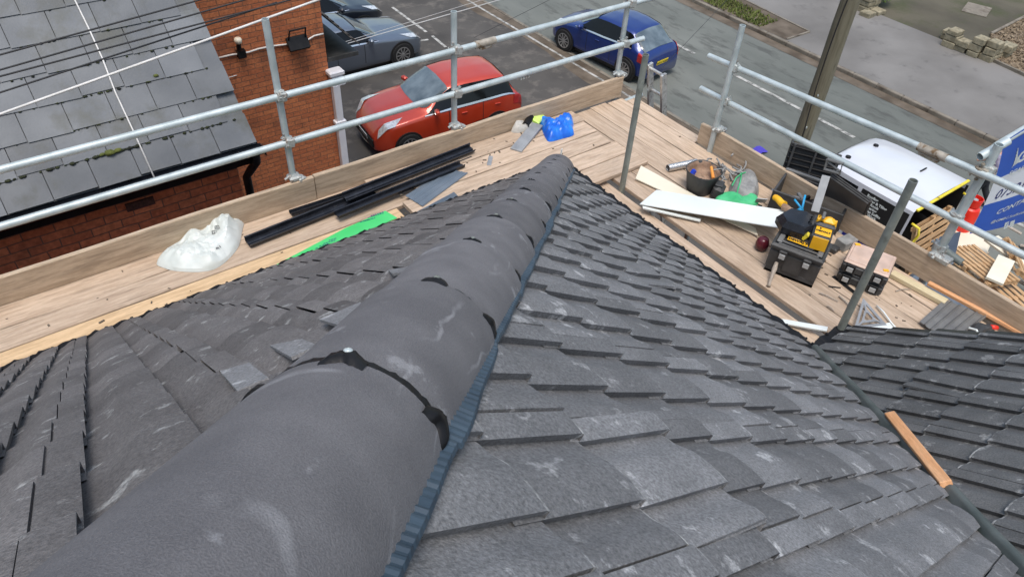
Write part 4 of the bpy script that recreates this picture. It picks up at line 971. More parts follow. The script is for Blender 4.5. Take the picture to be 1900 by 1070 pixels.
# blue carrier bag
sack('carrier_bag', [(1001, 226), (1004, 222), (1012, 229), (1022, 234), (1034, 229), (1046, 220), (1058, 217), (1064, 228), (1063, 240), (1064, 251), (1042, 258), (1020, 263), (1012, 256), (1006, 242)], .046, .11, 'bluebag', 'crumpled blue plastic carrier bag on the corner boards', 'carrier bag', 9, 1.0, rings=18, sub=4)
sack('polythene_bag', [(948, 244), (956, 236), (966, 228), (978, 224), (990, 228), (985, 240), (974, 244), (960, 247)], .046, .09, 'clear', 'crinkled clear polythene bag against the toe board', 'polythene bag', 3, 1)
b = MB(); a = at(974, 240, .05); c = at(984, 226, .05); b.tube(a + Vector((0, 0, .035)), c + Vector((0, 0, .05)), .036, n=20, hollow=.85); tag(b.build('black_cup', M['black'], loc=tuple(a), smooth=True, angle=40), 'small black open plastic cup beside the grey slab', 'cup')
b = MB(); c = at(1000, 228, .046); b.box(c + Vector((0, .03, .03)), (.16, .1, .05), Matrix.Rotation(.5, 3, 'Z') @ Matrix.Rotation(.3, 3, 'X'), bev=.01); tag(b.build('crisp_packet', M['lime'], loc=tuple(c)), 'lime green packet behind the blue carrier bag', 'packet')
def obox(name, pa, pb, wd, h, z, mt, label, cat, tilt=0, bev=.004, group=None):
    a, b_, L_, an = heading(pa, pb, z); b = LM(); b.box((L_ / 2, 0, h / 2), (L_, wd, h), Matrix.Rotation(tilt, 3, 'Y'), bev=bev)
    o = b.build(name, M[mt]); o.location = a; o.rotation_euler = (0, 0, an); return tag(o, label, cat, group)
obox('grey_slab', (957, 280), (997, 236), .115, .028, .046, 'greymetal', 'long grey cement slab offcut in front of the blue bag', 'slab', tilt=-.05)
obox('metal_offcut', (907, 307), (911, 290), .04, .004, .046, 'greymetal', 'small thin grey metal offcut alone on the pale board', 'offcut')
b = MB(); c = at(1038, 289, .06); b.box(c + Vector((.02, 0, .03)), (.028, .004, .07), Matrix.Rotation(.4, 3, 'Z')); tag(b.build('white_clip', M['white'], loc=tuple(c)), 'tiny white tag standing at the end of the hip tiles', 'tag')

# ------------------------------------------------------------------ right deck objects
def strip4(name, pts, zs, th, mt, label, cat, group=None):
    ps = [at(p[0], p[1], z) for p, z in zip(pts, zs)]; c = sum(ps, Vector()) / 4; B = MB(); n = 12; rows = []
    for i in range(n + 1):
        u = i / n; sag = -.0 * math.sin(math.pi * u); rows.append([ps[0].lerp(ps[1], u) + Vector((0, 0, sag)), ps[3].lerp(ps[2], u) + Vector((0, 0, sag))])
    B.grid(rows); o = B.build(name, M[mt], loc=tuple(c), thick=th); return tag(o, label, cat, group)
strip4('fascia_board', [(1189, 308), (1402, 424), (1406, 437), (1179, 332)], [.02, .02, .02, .02], .01, 'cream', 'cream plastic fascia board lying under the white ones', 'fascia board')
strip4('fascia_board', [(1218, 353), (1462, 392), (1452, 424), (1187, 379)], [.045, .16, .16, .045], .008, 'white', 'wide white fascia board propped on the big black toolbox', 'fascia board')
strip4('fascia_board', [(1192, 383), (1300, 407), (1299, 411), (1193, 387)], [.03, .03, .03, .03], .012, 'white', 'narrow white plastic strip under the wide white fascia board', 'fascia board')
# foil tube
b = MB(); a, c = at(1239, 312, .035), at(1292, 301, .035); b.tube(a, c, .034, n=22, hollow=.88); tag(b.build('foil_roll', M['silver'], loc=tuple(a), smooth=True, angle=40), 'shiny silver metal roll lying near the mortar bucket', 'metal roll')
# bucket with mortar
c = at(1297, 352, 0) ; T = Matrix.Translation(c)
bk = empty('mortar_bucket', tuple(c), 'black rubble bucket crusted with brown mortar', 'bucket'); b = MB()
prof = [(.115, 0), (.145, .21)]
sq = 2.6
def sup(r, a): return r / (abs(math.cos(a)) ** sq + abs(math.sin(a)) ** sq) ** (1 / sq)
rows = [[c + Vector((sup(r, a) * math.cos(a), sup(r, a) * math.sin(a), z)) for a in [2 * math.pi * i / 32 for i in range(32)]] for r, z in ((.105, 0), (.14, .2), (.15, .205), (.148, .215), (.132, .2), (.105, .03), (.001, .03))]
b.grid(rows, closed=True); b.build('bucket_body', M['dust'], bk, smooth=True, angle=40)
rows = [[c + Vector((sup(r, a) * math.cos(a), sup(r, a) * math.sin(a), z + random.gauss(0, .004))) for a in [2 * math.pi * i / 32 for i in range(32)]] for r, z in ((.139, .206), (.13, .2), (.122, .17), (.118, .15), (.07, .135), (.02, .145), (.001, .145))]
b = MB(); b.grid(rows, closed=True); b.build('mortar', M['mud'], bk, smooth=True)
b = MB(); b.box(c + Vector((-.07, .06, .17)), (.05, .03, .07), Matrix.Rotation(.6, 3, 'Y'), bev=.01); b.build('blue_tag', M['bluep'], bk)
b = MB(); b.path([c + Vector((.15 * math.cos(t_), .15 * math.sin(t_) * .9, .2 - .10 * math.sin((t_ + .4) / 3.1 * math.pi) if True else 0)) for t_ in [(-1.9 + 3.1 * i / 14) for i in range(15)]], .004, 6); b.build('bucket_handle', M['lightgrey'], bk)
b = MB(); b.tube(c + Vector((.02, -.1, .17)), c + Vector((.09, .0, .21)), .015, .012, 12); tag(b.build('trowel_handle', M['orange'], loc=tuple(c + Vector((.02, -.1, .17)))), 'orange wooden tool handle sticking out of the mortar bucket', 'tool handle')
b = MB(); c2 = at(1329, 366, 0); b.box(c2 + Vector((0, 0, .07)), (.13, .1, .14), Matrix.Rotation(.5, 3, 'Z') @ Matrix.Rotation(.15, 3, 'X'), bev=.03); b.box(c2 + Vector((0, 0, .145)), (.09, .07, .012), Matrix.Rotation(.5, 3, 'Z'), bev=.004); tag(b.build('tool_pouch', M['dust'], loc=tuple(c2)), 'small dark pouch leaning on the mortar bucket', 'pouch')
# harness straps + bag + green cloth
b = MB(); rng = random.Random(4)
for k in range(9):
    p = at(rng.uniform(1318, 1368), rng.uniform(312, 350), 0); pts = []
    a = rng.uniform(0, 6); 
    for j in range(12): pts.append(p + Vector((.13 * math.cos(a + j * .35) * (1 - j * .03), .1 * math.sin(a + j * .42), .012 + .04 * math.sin(j * .6 + k) ** 2 + .006 * k)))
    b.path(pts, .0085, 6)
c = at(1340, 335, 0); tag(b.build('safety_harness', M['cloth'], loc=tuple(c), smooth=True), 'tangle of grey harness straps beside the toe board', 'harness')
sg_ = sack('grey_bag', [(1352, 350), (1366, 330), (1384, 320), (1402, 336), (1408, 356), (1400, 372), (1380, 376), (1360, 368)], .004, .13, 'cloth', 'grey cloth bag tied with green cord', 'bag', 12, .6)
b = MB(); pp = [at(1366, 372, .05), at(1369, 352, .1), at(1374, 336, .12), at(1376, 322, .1), at(1368, 318, .06)]; b.path(pp, .006, 6); pp = [at(1358, 345, .08), at(1366, 330, .12), at(1376, 322, .12), at(1390, 318, .06)]; b.path(pp, .006, 6)
b.build('green_cord', M['greenbag'], sg_)
sack('green_cloth', [(1327, 372), (1340, 358), (1362, 362), (1385, 372), (1400, 362), (1408, 372), (1402, 382), (1380, 384), (1350, 379)], .05, .05, 'greenbag', 'crumpled bright green cloth behind the white fascia board', 'cloth', 21, 1, rings=18, sub=4)
# open toolbox (tote) with tools
def rbox(name, parent, T, d, mt, bev=.012, off=(0, 0, 0), rot=None, smooth=False):
    b = MB(T); b.box(off, d, rot, bev=bev); return b.build(name, M[mt], parent)
def local_frame(pa, pb, z):   # x axis from pa to pb on the plane z
    a, b_, L_, an = heading(pa, pb, z); return Matrix.Translation(a) @ Matrix.Rotation(an, 4, 'Z'), L_, an, a
T, L_, an, a = local_frame((1412, 392), (1500, 425), 0)
tb = empty('open_toolbox', tuple(a), 'open black toolbox filled with tools behind the fascia boards', 'toolbox')
W_, D_, H_ = .6, .34, .21; to = T @ Matrix.Translation((.03, .05, 0))
for off, d in (((W_ / 2, .01, H_ / 2), (W_, .02, H_)), ((W_ / 2, D_, H_ / 2), (W_, .02, H_)), ((.01, D_ / 2, H_ / 2), (.02, D_ - .022, H_)), ((W_ - .01, D_ / 2, H_ / 2), (.02, D_ - .022, H_)), ((W_ / 2, D_ / 2, .012), (W_ - .04, D_ - .02, .02))):
    rbox('tote_panel', tb, to, d, 'dust', .004, off)
rbox('carry_handle', tb, to, (W_ + .02, .03, .03), 'greyplas', .008, (W_ / 2, D_ + .02, H_ + .02))
for k in range(7):
    rbox('tool', tb, to, (random.uniform(.1, .22), .03, .03), random.choice(['dust', 'greyplas', 'black']), .006, (random.uniform(.15, .38), random.uniform(.06, .24), random.uniform(.1, .17)), Matrix.Rotation(random.uniform(0, 3), 3, 'Z'))
def tool(name, pa, pb, z, r, mt, label, cat, r2=None, z2=None):
    a, b_ = at(*pa, z), at(*pb, z if z2 is None else z2); b = MB(); b.path([a.lerp(b_, k / 6) + Vector((0, 0, .006 * math.sin(k))) for k in range(7)], lambda u: r + ((r2 or r) - r) * u, 12); return tag(b.build(name, M[mt], loc=tuple(a), smooth=True, angle=50), label, cat)
dr = tool('cordless_drill', (1437, 366), (1456, 380), .2, .026, 'yellow', 'yellow cordless tool lying in the open toolbox', 'power tool', .032)
tool_ = tool('sealant_gun', (1452, 384), (1470, 392), .19, .03, 'mud', 'dusty orange tool beside the yellow one in the open toolbox', 'power tool')
b = MB()
a0, a1, a2 = at(1488, 388, .22), at(1494, 362, .3), at(1474, 370, .26)
b.path([a1, a0.lerp(a1, .4), a0, at(1484, 394, .18)], .009, 8); b.path([a2, a0.lerp(a2, .5), a0], .009, 8); b.path([a0, at(1480, 392, .18)], .02, 8)
tag(b.build('spring_clamp', M['cyan'], loc=tuple(a0), smooth=True), 'light blue plastic spring clamp poking out of the open toolbox', 'clamp')
b = MB(); c = at(1412, 372, .1); b.box(c, (.09, .006, .07), Matrix.Rotation(-.7, 3, 'Z') @ Matrix.Rotation(.5, 3, 'X')); tag(b.build('white_label', M['lightgrey'], loc=tuple(c)), 'white paper tag between the green cloth and the open toolbox', 'tag')
# ribbed black crate standing upright
c = at(1462, 352, 0); T = Matrix.Translation(c) @ Matrix.Rotation(R_(-62), 4, 'Z')
cr = empty('ribbed_crate', tuple(c), 'ribbed black plastic crate standing on its side against the street rail', 'crate')
Tt = T @ Matrix.Rotation(R_(-14), 4, 'X'); Wc, Hc = .42, .34
rbox('crate_panel', cr, Tt, (Wc, .02, Hc), 'dust', .006, (.12, .1, Hc / 2 + .06))
for k in range(6): rbox('rib', cr, Tt, (Wc + .03, .035, .016), 'black', .005, (.12, .078, .12 + k * .05), Matrix.Rotation(random.gauss(0, .02), 3, 'Y'))
for k in (0, 1, 2): rbox('rib', cr, Tt, (.02, .04, Hc), 'dust', .005, (-.07 + k * .19, .07, Hc / 2 + .06))
rbox('crate_panel', cr, Tt, (.02, .22, Hc), 'dust', .006, (-.1, .2, Hc / 2 + .06)); rbox('crate_panel', cr, Tt, (Wc, .24, .02), 'greyplas', .006, (.12, .2, .07))
# grey handle frame over it
fr_ = [on(1536, 296, 0, 5.2), on(1564, 304, 0, 5.2), on(1558, 322, 0, 5.2), on(1530, 314, 0, 5.2)]
b = MB(); b.path(fr_ + [fr_[0]], .014, 8); b.path([fr_[0].lerp(fr_[3], .2), fr_[1].lerp(fr_[2], .8)], .008, 8); b.build('handle_frame', M['greyplas'], cr, smooth=True, angle=50)
# steel rule / level leaning, black bag at its foot
A_ = on(1533, 326, 0, 4.98); B_ = on(1512, 393, 0, 4.86); d = (A_ - B_); L_ = d.length; dz_ = d.normalized(); xa = Vector((.45, -.85, .1)); xa = (xa - dz_ * xa.dot(dz_)).normalized(); b = MB(mtx((A_ + B_) / 2, xa, dz_.cross(xa), dz_)); b.box((0, 0, 0), (.062, .012, L_), bev=.003)
tag(b.build('spirit_level', M['lightgrey'], loc=tuple(B_)), 'flat light grey metal level standing up from the black tool bag', 'level')
# big toolbox
T, L_, an, a = local_frame((1416, 499), (1506, 534), 0)
bx = empty('large_toolbox', tuple(a), 'big dusty black toolbox with white latches and a yellow badge', 'toolbox', rz=0)
W_ = L_ * 1.0; D_, H_ = .27, .27
b = MB(T); b.prism([(0.0, 0), (W_ - .0, 0), (W_ - .01, D_), (.01, D_)], 0, .0); 
rows = []
for z, i_ in ((0, .018), (.02, .005), (.05, .008), (.052, 0), (.2, -.002), (.202, .006), (.235, .006), (.236, -.008), (.255, -.008), (H_, .012)):
    rows.append([(i_, i_, z), (W_ * .3, i_ + (.012 if .05 < z < .21 else 0), z), (W_ * .34, i_, z), (W_ * .66, i_, z), (W_ * .7, i_ + (.012 if .05 < z < .21 else 0), z), (W_ - i_, i_, z), (W_ - i_, D_ - i_, z), (i_, D_ - i_, z)])
b.grid(rows, closed=True); b.f += [tuple(range(7, -1, -1)), tuple(range((len(rows) - 1) * 8, len(rows) * 8))]; b.r += [.5, .5]; b.build('box_body', M['dust'], bx, smooth=False)
for x in (W_ * .26, W_ * .74):
    b = MB(T); b.box((x, -.012, .2), (.06, .022, .075), bev=.006); l_ = b.build('latch', M['dust'], bx); b = MB(T); b.box((x, -.026, .19), (.045, .006, .045), bev=.002); b.build('latch_plate', M['lightgrey'], l_)
b = MB(T); b.box((W_ / 2, D_ / 2, H_ + .012), (W_ * .5, .12, .024), bev=.008); b.box((W_ / 2, D_ * .2, H_ + .004), (W_ * .86, .012, .012)); b.box((W_ / 2, D_ * .06, H_ + .002), (W_ * .8, .01, .01)); b.box((.04, D_ * .5, H_ + .008), (.04, D_ * .8, .016), bev=.006); b.box((W_ - .04, D_ * .5, H_ + .008), (.04, D_ * .8, .016), bev=.006); b.build('lid_ribs', M['greyplas'], bx)
vs, fs = text_mesh('DEWALT', .036, 0, .002)
b = MB(T @ Matrix.Translation((W_ * .42, D_ * .33, H_ + .026))); b.box((0, 0, -.001), (.155, .045, .002)); b.build('badge', M['yellow'], bx)
b = MB(T @ Matrix.Translation((W_ * .42, D_ * .33, H_ + .028))); b.add([tuple(v) for v in vs], fs); b.build('lettering', M['ink'], bx)
b = MB(T); b.box((.06, D_ * .75, H_ + .01), (.03, .02, .02), bev=.004); b.build('yellow_catch', M['yellow'], bx)
# wooden hammer handle leaning on the toolbox front
b = MB(); pa, pb_ = on(1442, 484, 0, T.translation.x + .02) if False else at(1441, 487, .12), at(1426, 531, .012); b.path([pa, pa.lerp(pb_, .3) + Vector((0, 0, .006)), pa.lerp(pb_, .6), pa.lerp(pb_, .85), pb_], lambda u: .014 + .006 * math.sin(u * 7) , 10)
tag(b.build('brush_handle', M['greywood'], loc=tuple(pb_), smooth=True), 'bare wooden handle leaning against the front of the big toolbox', 'handle')
# black faceted bag on top of the toolbox
c = T @ Vector((W_ * .22, D_ * .9, H_)); bb = empty('tool_bag', tuple(c), 'shiny black angular tool bag sitting on the back of the big toolbox', 'tool bag')
Tb = Matrix.Translation(c) @ Matrix.Rotation(an, 4, 'Z')
pl = [(x * 1.22, y * 1.22) for x, y in [(-.12, -.02), (-.06, -.1), (.08, -.1), (.14, -.03), (.15, .08), (.04, .12), (-.08, .09)]]
b = MB(Tb); b.grid([[(x * s_, y * s_, z) for x, y in pl] for s_, z in ((.8, 0), (1, .03), (1.02, .08), (.78, .13))], closed=True); b.f += [tuple(range(6, -1, -1)), tuple(range(21, 28))]; b.r += [.5, .5]; b.build('bag_body', M['blackgloss'], bb)
b = MB(Tb); b.path([(.1 + .012 * math.cos(t_ * 5), -.03 + t_ * .03, .13 + .012 * math.sin(t_ * 5)) for t_ in [i * .12 for i in range(30)]], .005, 6); b.build('spring', M['black'], bb)
b = MB(Tb); b.box((.15, .03, .1), (.1, .12, .1), Matrix.Rotation(.3, 3, 'X'), bev=.012); b.box((.12, -.07, .06), (.12, .05, .04), bev=.008); b.build('side_pocket', M['dust'], bb)
# yellow and black radio/charger
c = T @ Vector((W_ * .78, D_ * .55, H_ + .005)); rd = empty('site_radio', tuple(c), 'yellow and black job site battery unit on the big toolbox', 'battery unit')
Tr = Matrix.Translation(c) @ Matrix.Rotation(an + .1, 4, 'Z')
b = MB(Tr); b.box((0, 0, .07), (.145, .13, .14), bev=.018); b.box((0, .07, .11), (.15, .05, .13), bev=.02); b.build('unit_body', M['dust'], rd)
b = MB(Tr @ Matrix.Translation((.0, -.068, .07)) @ Matrix.Rotation(.0, 4, 'X')); b.box((0, 0, 0), (.115, .008, .115), bev=.003); b.build('front_panel', M['yellow'], rd)
b = MB(Tr); b.box((0, 0, .143), (.115, .11, .006), bev=.003); b.build('front_panel', M['yellow'], rd)
b = MB(Tr); rows = [[(x, .095 + r_ * math.cos(a) * .0 + .02 * math.cos(a), .14 + r_ * math.sin(a)) for a in [math.pi * i / 12 for i in range(13)]] for x, r_ in ((-.075, .0), (-.07, .06), (.07, .065), (.078, .0))]; b.grid(rows)
b.box((.015, .1, .18), (.1, .075, .06), Matrix.Rotation(-.1, 3, 'X'), bev=.025); b.box((-.06, .1, .17), (.025, .06, .06), bev=.01); b.build('top_cover', M['yellow'], rd)
b = MB(Tr @ Matrix.Translation((0, -.01, .1475))); vs, fs = text_mesh('DEWALT', .026, 0, .002); b.add([tuple(v) for v in vs], fs); b.box((-.025, .035, 0), (.012, .02, .001)); b.build('lettering', M['ink'], rd)
b = MB(Tr); b.box((-.035, .1, .215), (.022, .09, .02), bev=.006); b.build('handle', M['greyplas'], rd)
b = MB(Tr); b.box((-.105, -.02, .07), (.02, .05, .06), Matrix.Rotation(.5, 3, 'Y'), bev=.004); b.build('side_clip', M['yellowp'], rd)
# loose leads and small tools
rng = random.Random(6)
for (px_, py_, lab) in ((1505, 352, 'black lead coiled between the ribbed crate and the open toolbox'), (1398, 392, 'black lead looped beside the green cloth'), (1545, 380, 'black lead lying under the large ribbed lid')):
    c = at(px_, py_, .02); b = MB(); pts = [c + Vector(((.05 + .06 * rng.random()) * math.cos(i * .6), (.05 + .05 * rng.random()) * math.sin(i * .6), .004 * (i % 5) + .02 * rng.random())) for i in range(26)]
    b.path(pts, .006, 6); tag(b.build('power_lead', M['cable'], loc=tuple(c), smooth=True), lab, 'cable')
for (pa, pb_, w_, h_, z_, mt_, lab) in (((1424, 400), (1440, 408), .05, .05, .0, 'dust', 'small dark tool case below the open toolbox'), ((1560, 398), (1590, 414), .06, .04, .0, 'greyplas', 'grey plastic offcut in front of the ribbed lid'), ((1538, 462), (1552, 470), .07, .05, 0, 'dust', 'black battery block right of the big toolbox'), ((1500, 342), (1520, 354), .1, .12, 0, 'dust', 'squat black case between the ribbed crate and the lid')):
    obox('tool_case', pa, pb_, w_, h_, z_, mt_, lab, 'case', bev=.01)
# maroon pot
b = MB(); c = at(1411, 462, 0); b.lathe([(.03, 0), (.05, .02), (.055, .06), (.045, .1), (.03, .115)], 20, Matrix.Translation(c)); tag(b.build('maroon_pot', M['maroon'], loc=tuple(c), smooth=True), 'shiny dark maroon pot beside the big black toolbox', 'pot')
# grey tray / lid leaning behind
T2, L2, an2, a2_ = local_frame((1548, 445), (1620, 408), 0)
lid = empty('storage_lid', tuple(a2_), 'large dark grey ribbed box lid standing against the street toe board', 'lid')
def onq(px, py, x): return on(px, py, 0, x)
q = [onq(1545, 322, 5.22), onq(1616, 372, 5.3), at(1592, 424, .02), at(1518, 384, .02)]
b = MB(); rows = []
for i in range(25):
    u = i / 24; h = .012 if (u * 6) % 1 > .75 else 0; off = Vector((-.5, -.2, .6)).normalized() * h
    rows.append([q[0].lerp(q[3], u) + off, q[1].lerp(q[2], u) + off])
b.grid(rows); b.build('lid_panel', M['greyplas'] if False else mat('brown grey plastic', (.075, .07, .066), (.115, .108, .1), 8, rough=.5, bump=.1), lid, thick=.012)
b = MB()
for k in range(3):
    o_ = Vector((-.012, 0, -.012)) * k; b.path([q[0] + o_, q[1] + o_], .008, 8)
b.path([q[1], q[2]], .012, 8); b.path([q[0], q[3]], .012, 8); b.build('lid_rim', M['dust'], lid)
obox('rubble_block', (1555, 462), (1578, 452), .1, .08, 0, 'cloth', 'dusty beige block between the toolbox and the organiser case', 'block')
# organiser cases, two stacked
T, L_, an, a = local_frame((1549, 518), (1630, 550), 0)
def organiser(z, label, grp, top=True):
    o = empty('organiser_case', tuple(T @ Vector((0, 0, z))), label, 'organiser case', grp); W_, D_, H_ = L_ * 1.02, .3, .095
    b = MB(T @ Matrix.Translation((0, 0, z))); b.box((W_ / 2, D_ / 2, .04), (W_, D_, .078), bev=.016)
    for x in (.1, .3, .5, .7, .9): b.box((W_ * x, -.003, .04), (.02, .02, .07), bev=.004)
    b.build('case_body', M['dust'], o)
    b = MB(T @ Matrix.Translation((0, 0, z))); b.box((W_ / 2, D_ / 2, .088), (W_ * .97, D_ * .97, .02), bev=.008); b.box((W_ / 2, D_ / 2, .1), (W_ * .85, D_ * .8, .008), bev=.003); b.build('case_lid', M['lidclear'] if top else M['dust'], o)
    for x in (.2, .8):
        b = MB(T @ Matrix.Translation((0, 0, z))); b.box((W_ * x, -.008, .055), (.07, .025, .07), bev=.006); l_ = b.build('latch', M['black'], o); b = MB(T @ Matrix.Translation((0, 0, z))); b.box((W_ * x, -.024, .05), (.046, .006, .042), bev=.002); b.build('latch_plate', M['lightgrey'], l_)
    if top:
        for x, y in ((.12, .85), (.88, .2)):
            b = MB(T @ Matrix.Translation((0, 0, z))); b.box((W_ * x, D_ * y, .106), (.04, .025, .006), Matrix.Rotation(.5, 3, 'Z')); b.build('catch', M['yellow'], o)
organiser(0, 'lower black organiser case of the stack of two', 'stacked organiser cases', False); organiser(.1, 'upper organiser case with a dusty clear lid', 'stacked organiser cases')
# small clutter
obox('metal_strip', (1546, 512), (1596, 551), .035, .004, .004, 'black', 'flat black metal strip on the boards in front of the organiser cases', 'metal strip')
obox('metal_strip', (1537, 531), (1560, 534), .012, .004, .006, 'black', 'short black scrap left of the flat black strip', 'metal strip')
for i, (pa, pb_, w_, lab) in enumerate((((1520, 543), (1555, 559), .012, 'pale wood sliver nearest the big toolbox'), ((1534, 567), (1548, 576), .012, 'short brown wood splinter beside the grey pole'), ((1557, 549), (1583, 574), .016, 'forked twig behind the grey pole'), ((1662, 540), (1690, 536), .01, 'thin twig beyond the organiser cases'))):
    a, b_ = at(*pa, .01), at(*pb_, .01); b = MB(); b.path([a, a.lerp(b_, .4) + Vector((.004, .006, .004)), b_], lambda u: w_ * .5 * (1 - .4 * u), 6); tag(b.build('wood_splinter', M['greywood'], loc=tuple(a)), lab, 'wood scrap', 'wood scraps on the right deck')
a, b_ = at(1627, 567, .02), at(1665, 612, .02); b = MB(); b.path([a, a.lerp(b_, .3) + Vector((0, 0, .01)), a.lerp(b_, .7), b_], .007, 8); tag(b.build('white_stick', M['white'], loc=tuple(a), smooth=True), 'thin white plastic stick beside the roofing square', 'stick')
# roofing square (triangle with cut-outs)
tri = [at(*p, .05) for p in ((1601, 554), (1584, 611), (1645, 604))]
sqr = empty('roofing_square', tuple(tri[0]), 'grey metal triangular roofing square lying at the front gable', 'set square')
def tri_in(k): c = sum(tri, Vector()) / 3; return [c + (p - c) * k for p in tri]
b = MB()
for k0, k1 in ((1, .74), (.5, .3)):
    A, Bq = tri_in(k0), tri_in(k1)
    for i in range(3):
        j = (i + 1) % 3; b.prism([tuple(A[i].xy), tuple(A[j].xy), tuple(Bq[j].xy), tuple(Bq[i].xy)], .05, .056 + .0007 * i)
c = sum(tri, Vector()) / 3
for p in tri: d = (c - p).normalized(); s_ = Vector((-d.y, d.x, 0)) * .007; e = p + (c - p) * .24; f_ = p + (c - p) * .78; b.prism([tuple((e + s_).xy), tuple((f_ + s_).xy), tuple((f_ - s_).xy), tuple((e - s_).xy)], .0505, .0585)
b.build('blade', M['greymetal'], sqr)
flat([(1594, 612), (1650, 599), (1664, 617), (1640, 630)], .05, .006, 'plastic_offcut', 'white', 'white plastic offcut tucked under the front gable tiles', 'offcut')
strip4('white_trim', [(1438, 590), (1536, 607), (1534, 615), (1440, 598)], [-.03, .03, .03, -.03], .012, 'white', 'narrow white trim reaching from the right eaves to the grey pole', 'trim')
ribbed([(1706, 597), (1752, 556), (1830, 588), (1762, 640)], .03, 'ribbed_sheet', 'greyplas', 'grey ribbed plastic panel lying on the boards by the street toe board', 'panel', 5, .012)
plank('timber_batten', at(1718, 533, 0).xy, at(1905, 634, 0).xy, .04, .028, .06, M['batten'], 'long bright orange timber batten along the street toe board', 'batten')
plank('timber_batten', at(1652, 512, 0).xy, at(1752, 566, 0).xy, .07, .04, .045, M['pale'], 'pale yellow timber batten behind the organiser cases', 'batten')
# glove
gl = sack('work_glove', [(1797, 612), (1806, 602), (1824, 606), (1842, 604), (1846, 613), (1830, 618), (1812, 626), (1800, 624)], .05, .05, 'dust', 'dark grey work glove with a white cuff band beside the orange batten', 'glove', 8, .8)
b = MB(); b.path([at(1798, 608, .1), at(1812, 612, .12), at(1816, 622, .1), at(1808, 627, .08)], .008, 8); b.build('cuff_band', M['white'], gl)
b = MB(); b.path([at(1838, 606, .08), at(1850, 608, .07)], .018, 8); b.build('red_tip', M['red'], gl, smooth=True)
# timber lying on the front slope
c0, c1_ = None, None
def on2(px, py, lift=.0):
    r = ray(px, py); s_ = (EZ0 + lift + Y2 * tp - H) / (r.z + r.y * tp); q = r * s_; q.z += H; return q
a, b_ = on2(1651, 768, .075), on2(1756, 898, .075); d = (b_ - a); n2 = Vector((0, sp_, cp)); xd = d.normalized(); yd = n2.cross(xd).normalized(); zd = xd.cross(yd)
b = LM(); b.box((0, 0, 0), (d.length, .05, .03), bev=.003); o = b.build('timber_offcut', M['batten']); o.matrix_world = mtx((a + b_) / 2, xd, yd, zd); tag(o, 'short orange timber offcut lying on the front roof beside the valley', 'timber')
b = MB(); rng = random.Random(11)
for k in range(130):
    if k % 2: x, y, z = rng.uniform(4.25, 5.3), rng.uniform(-.5, 4.2), .002
    else: x, y, z = rng.uniform(-1, 4.5), rng.uniform(4.36, 4.98), (.046 if False else .003)
    if not k % 2 and x > 2.2: z = .046
    if rng.random() < .5: x, y = (rng.gauss(4.9, .15), rng.gauss(1.9, .5)) if k % 2 else (rng.gauss(3.5, .4), rng.uniform(4.5, 4.98)); z = .003 if k % 2 else .046
    if k % 2 and not 4.24 < x < 5.3: continue
    s_ = rng.uniform(.004, .014); b.box((x, y, z), (s_ * rng.uniform(1, 3), s_, s_ * .6), Matrix.Rotation(rng.uniform(0, 3), 3, 'Z'))
tag(b.build('mortar_crumbs', M['dirt']), 'brown mortar crumbs and chips scattered over the scaffold boards', 'debris', kind='stuff')
# ------------------------------------------------------------------ overhead cables
def cable(pts, r, mt, label, sag=.0, grp='overhead cables crossing the neighbouring house'):
    P0, P1 = pts; L_ = []
    for k in range(25):
        u = k / 24; p = P0.lerp(P1, u); L_.append(p - Vector((0, 0, sag * 4 * u * (1 - u))))
    b = MB(); b.path(L_, r, 6); return tag(b.build('overhead_cable', M[mt], loc=tuple(P0), smooth=True), label, 'cable', grp)
def cab(pa, pb, ya, yb, r, mt, label, sag=0.):
    A, B = on(*pa, 1, ya), on(*pb, 1, yb); d = (B - A); A2 = A - d * .35; B2 = B + d * .5; return cable((A2, B2), r, mt, label, sag)
cab((0, 212), (585, 2), 5.55, 5.6, .009, 'wcable', 'thick white overhead cable crossing the slate roof and brick gable')
cab((0, 102), (372, 0), 5.55, 5.6, .006, 'cable', 'topmost thin black overhead cable over the slate roof')
cab((0, 130), (455, 0), 5.55, 5.6, .006, 'cable', 'second thin black overhead cable over the slate roof')
cab((0, 142), (540, 0), 5.55, 5.6, .006, 'cable', 'third thin black overhead cable, ending behind the bare steel upright')
cab((0, 172), (360, 55), 5.55, 5.6, .006, 'cable', 'lowest thin black overhead cable over the slate roof')
for i, (pb, lab) in enumerate((((895, 0), 'upper pale service wire running from the brick gable over the silver car'), ((905, 6), 'middle pale service wire running from the brick gable over the silver car'), ((922, 2), 'lower pale service wire running from the brick gable over the silver car'))):
    A = on(425, 144, 1, 10.9); B = on(*pb, 0, 13.0); cable((A, B + (B - A) * .5), .006, 'wcable', lab, 0, 'pale service wires over the car park')
A = on(1062, 300, 0, 4.2) ; B = on(1290, 62, 0, 9.); cable((A, B + (B - A) * .8), .0035, 'cable', 'thin black wire rising from the end of the hip tiles toward the road', 0, 'thin black wires')
A = on(880, 70, 0, 10); B = on(1030, -5, 0, 12.); cable((A, B), .005, 'cable', 'thin black wire above the empty parking bay', 0, 'thin black wires')
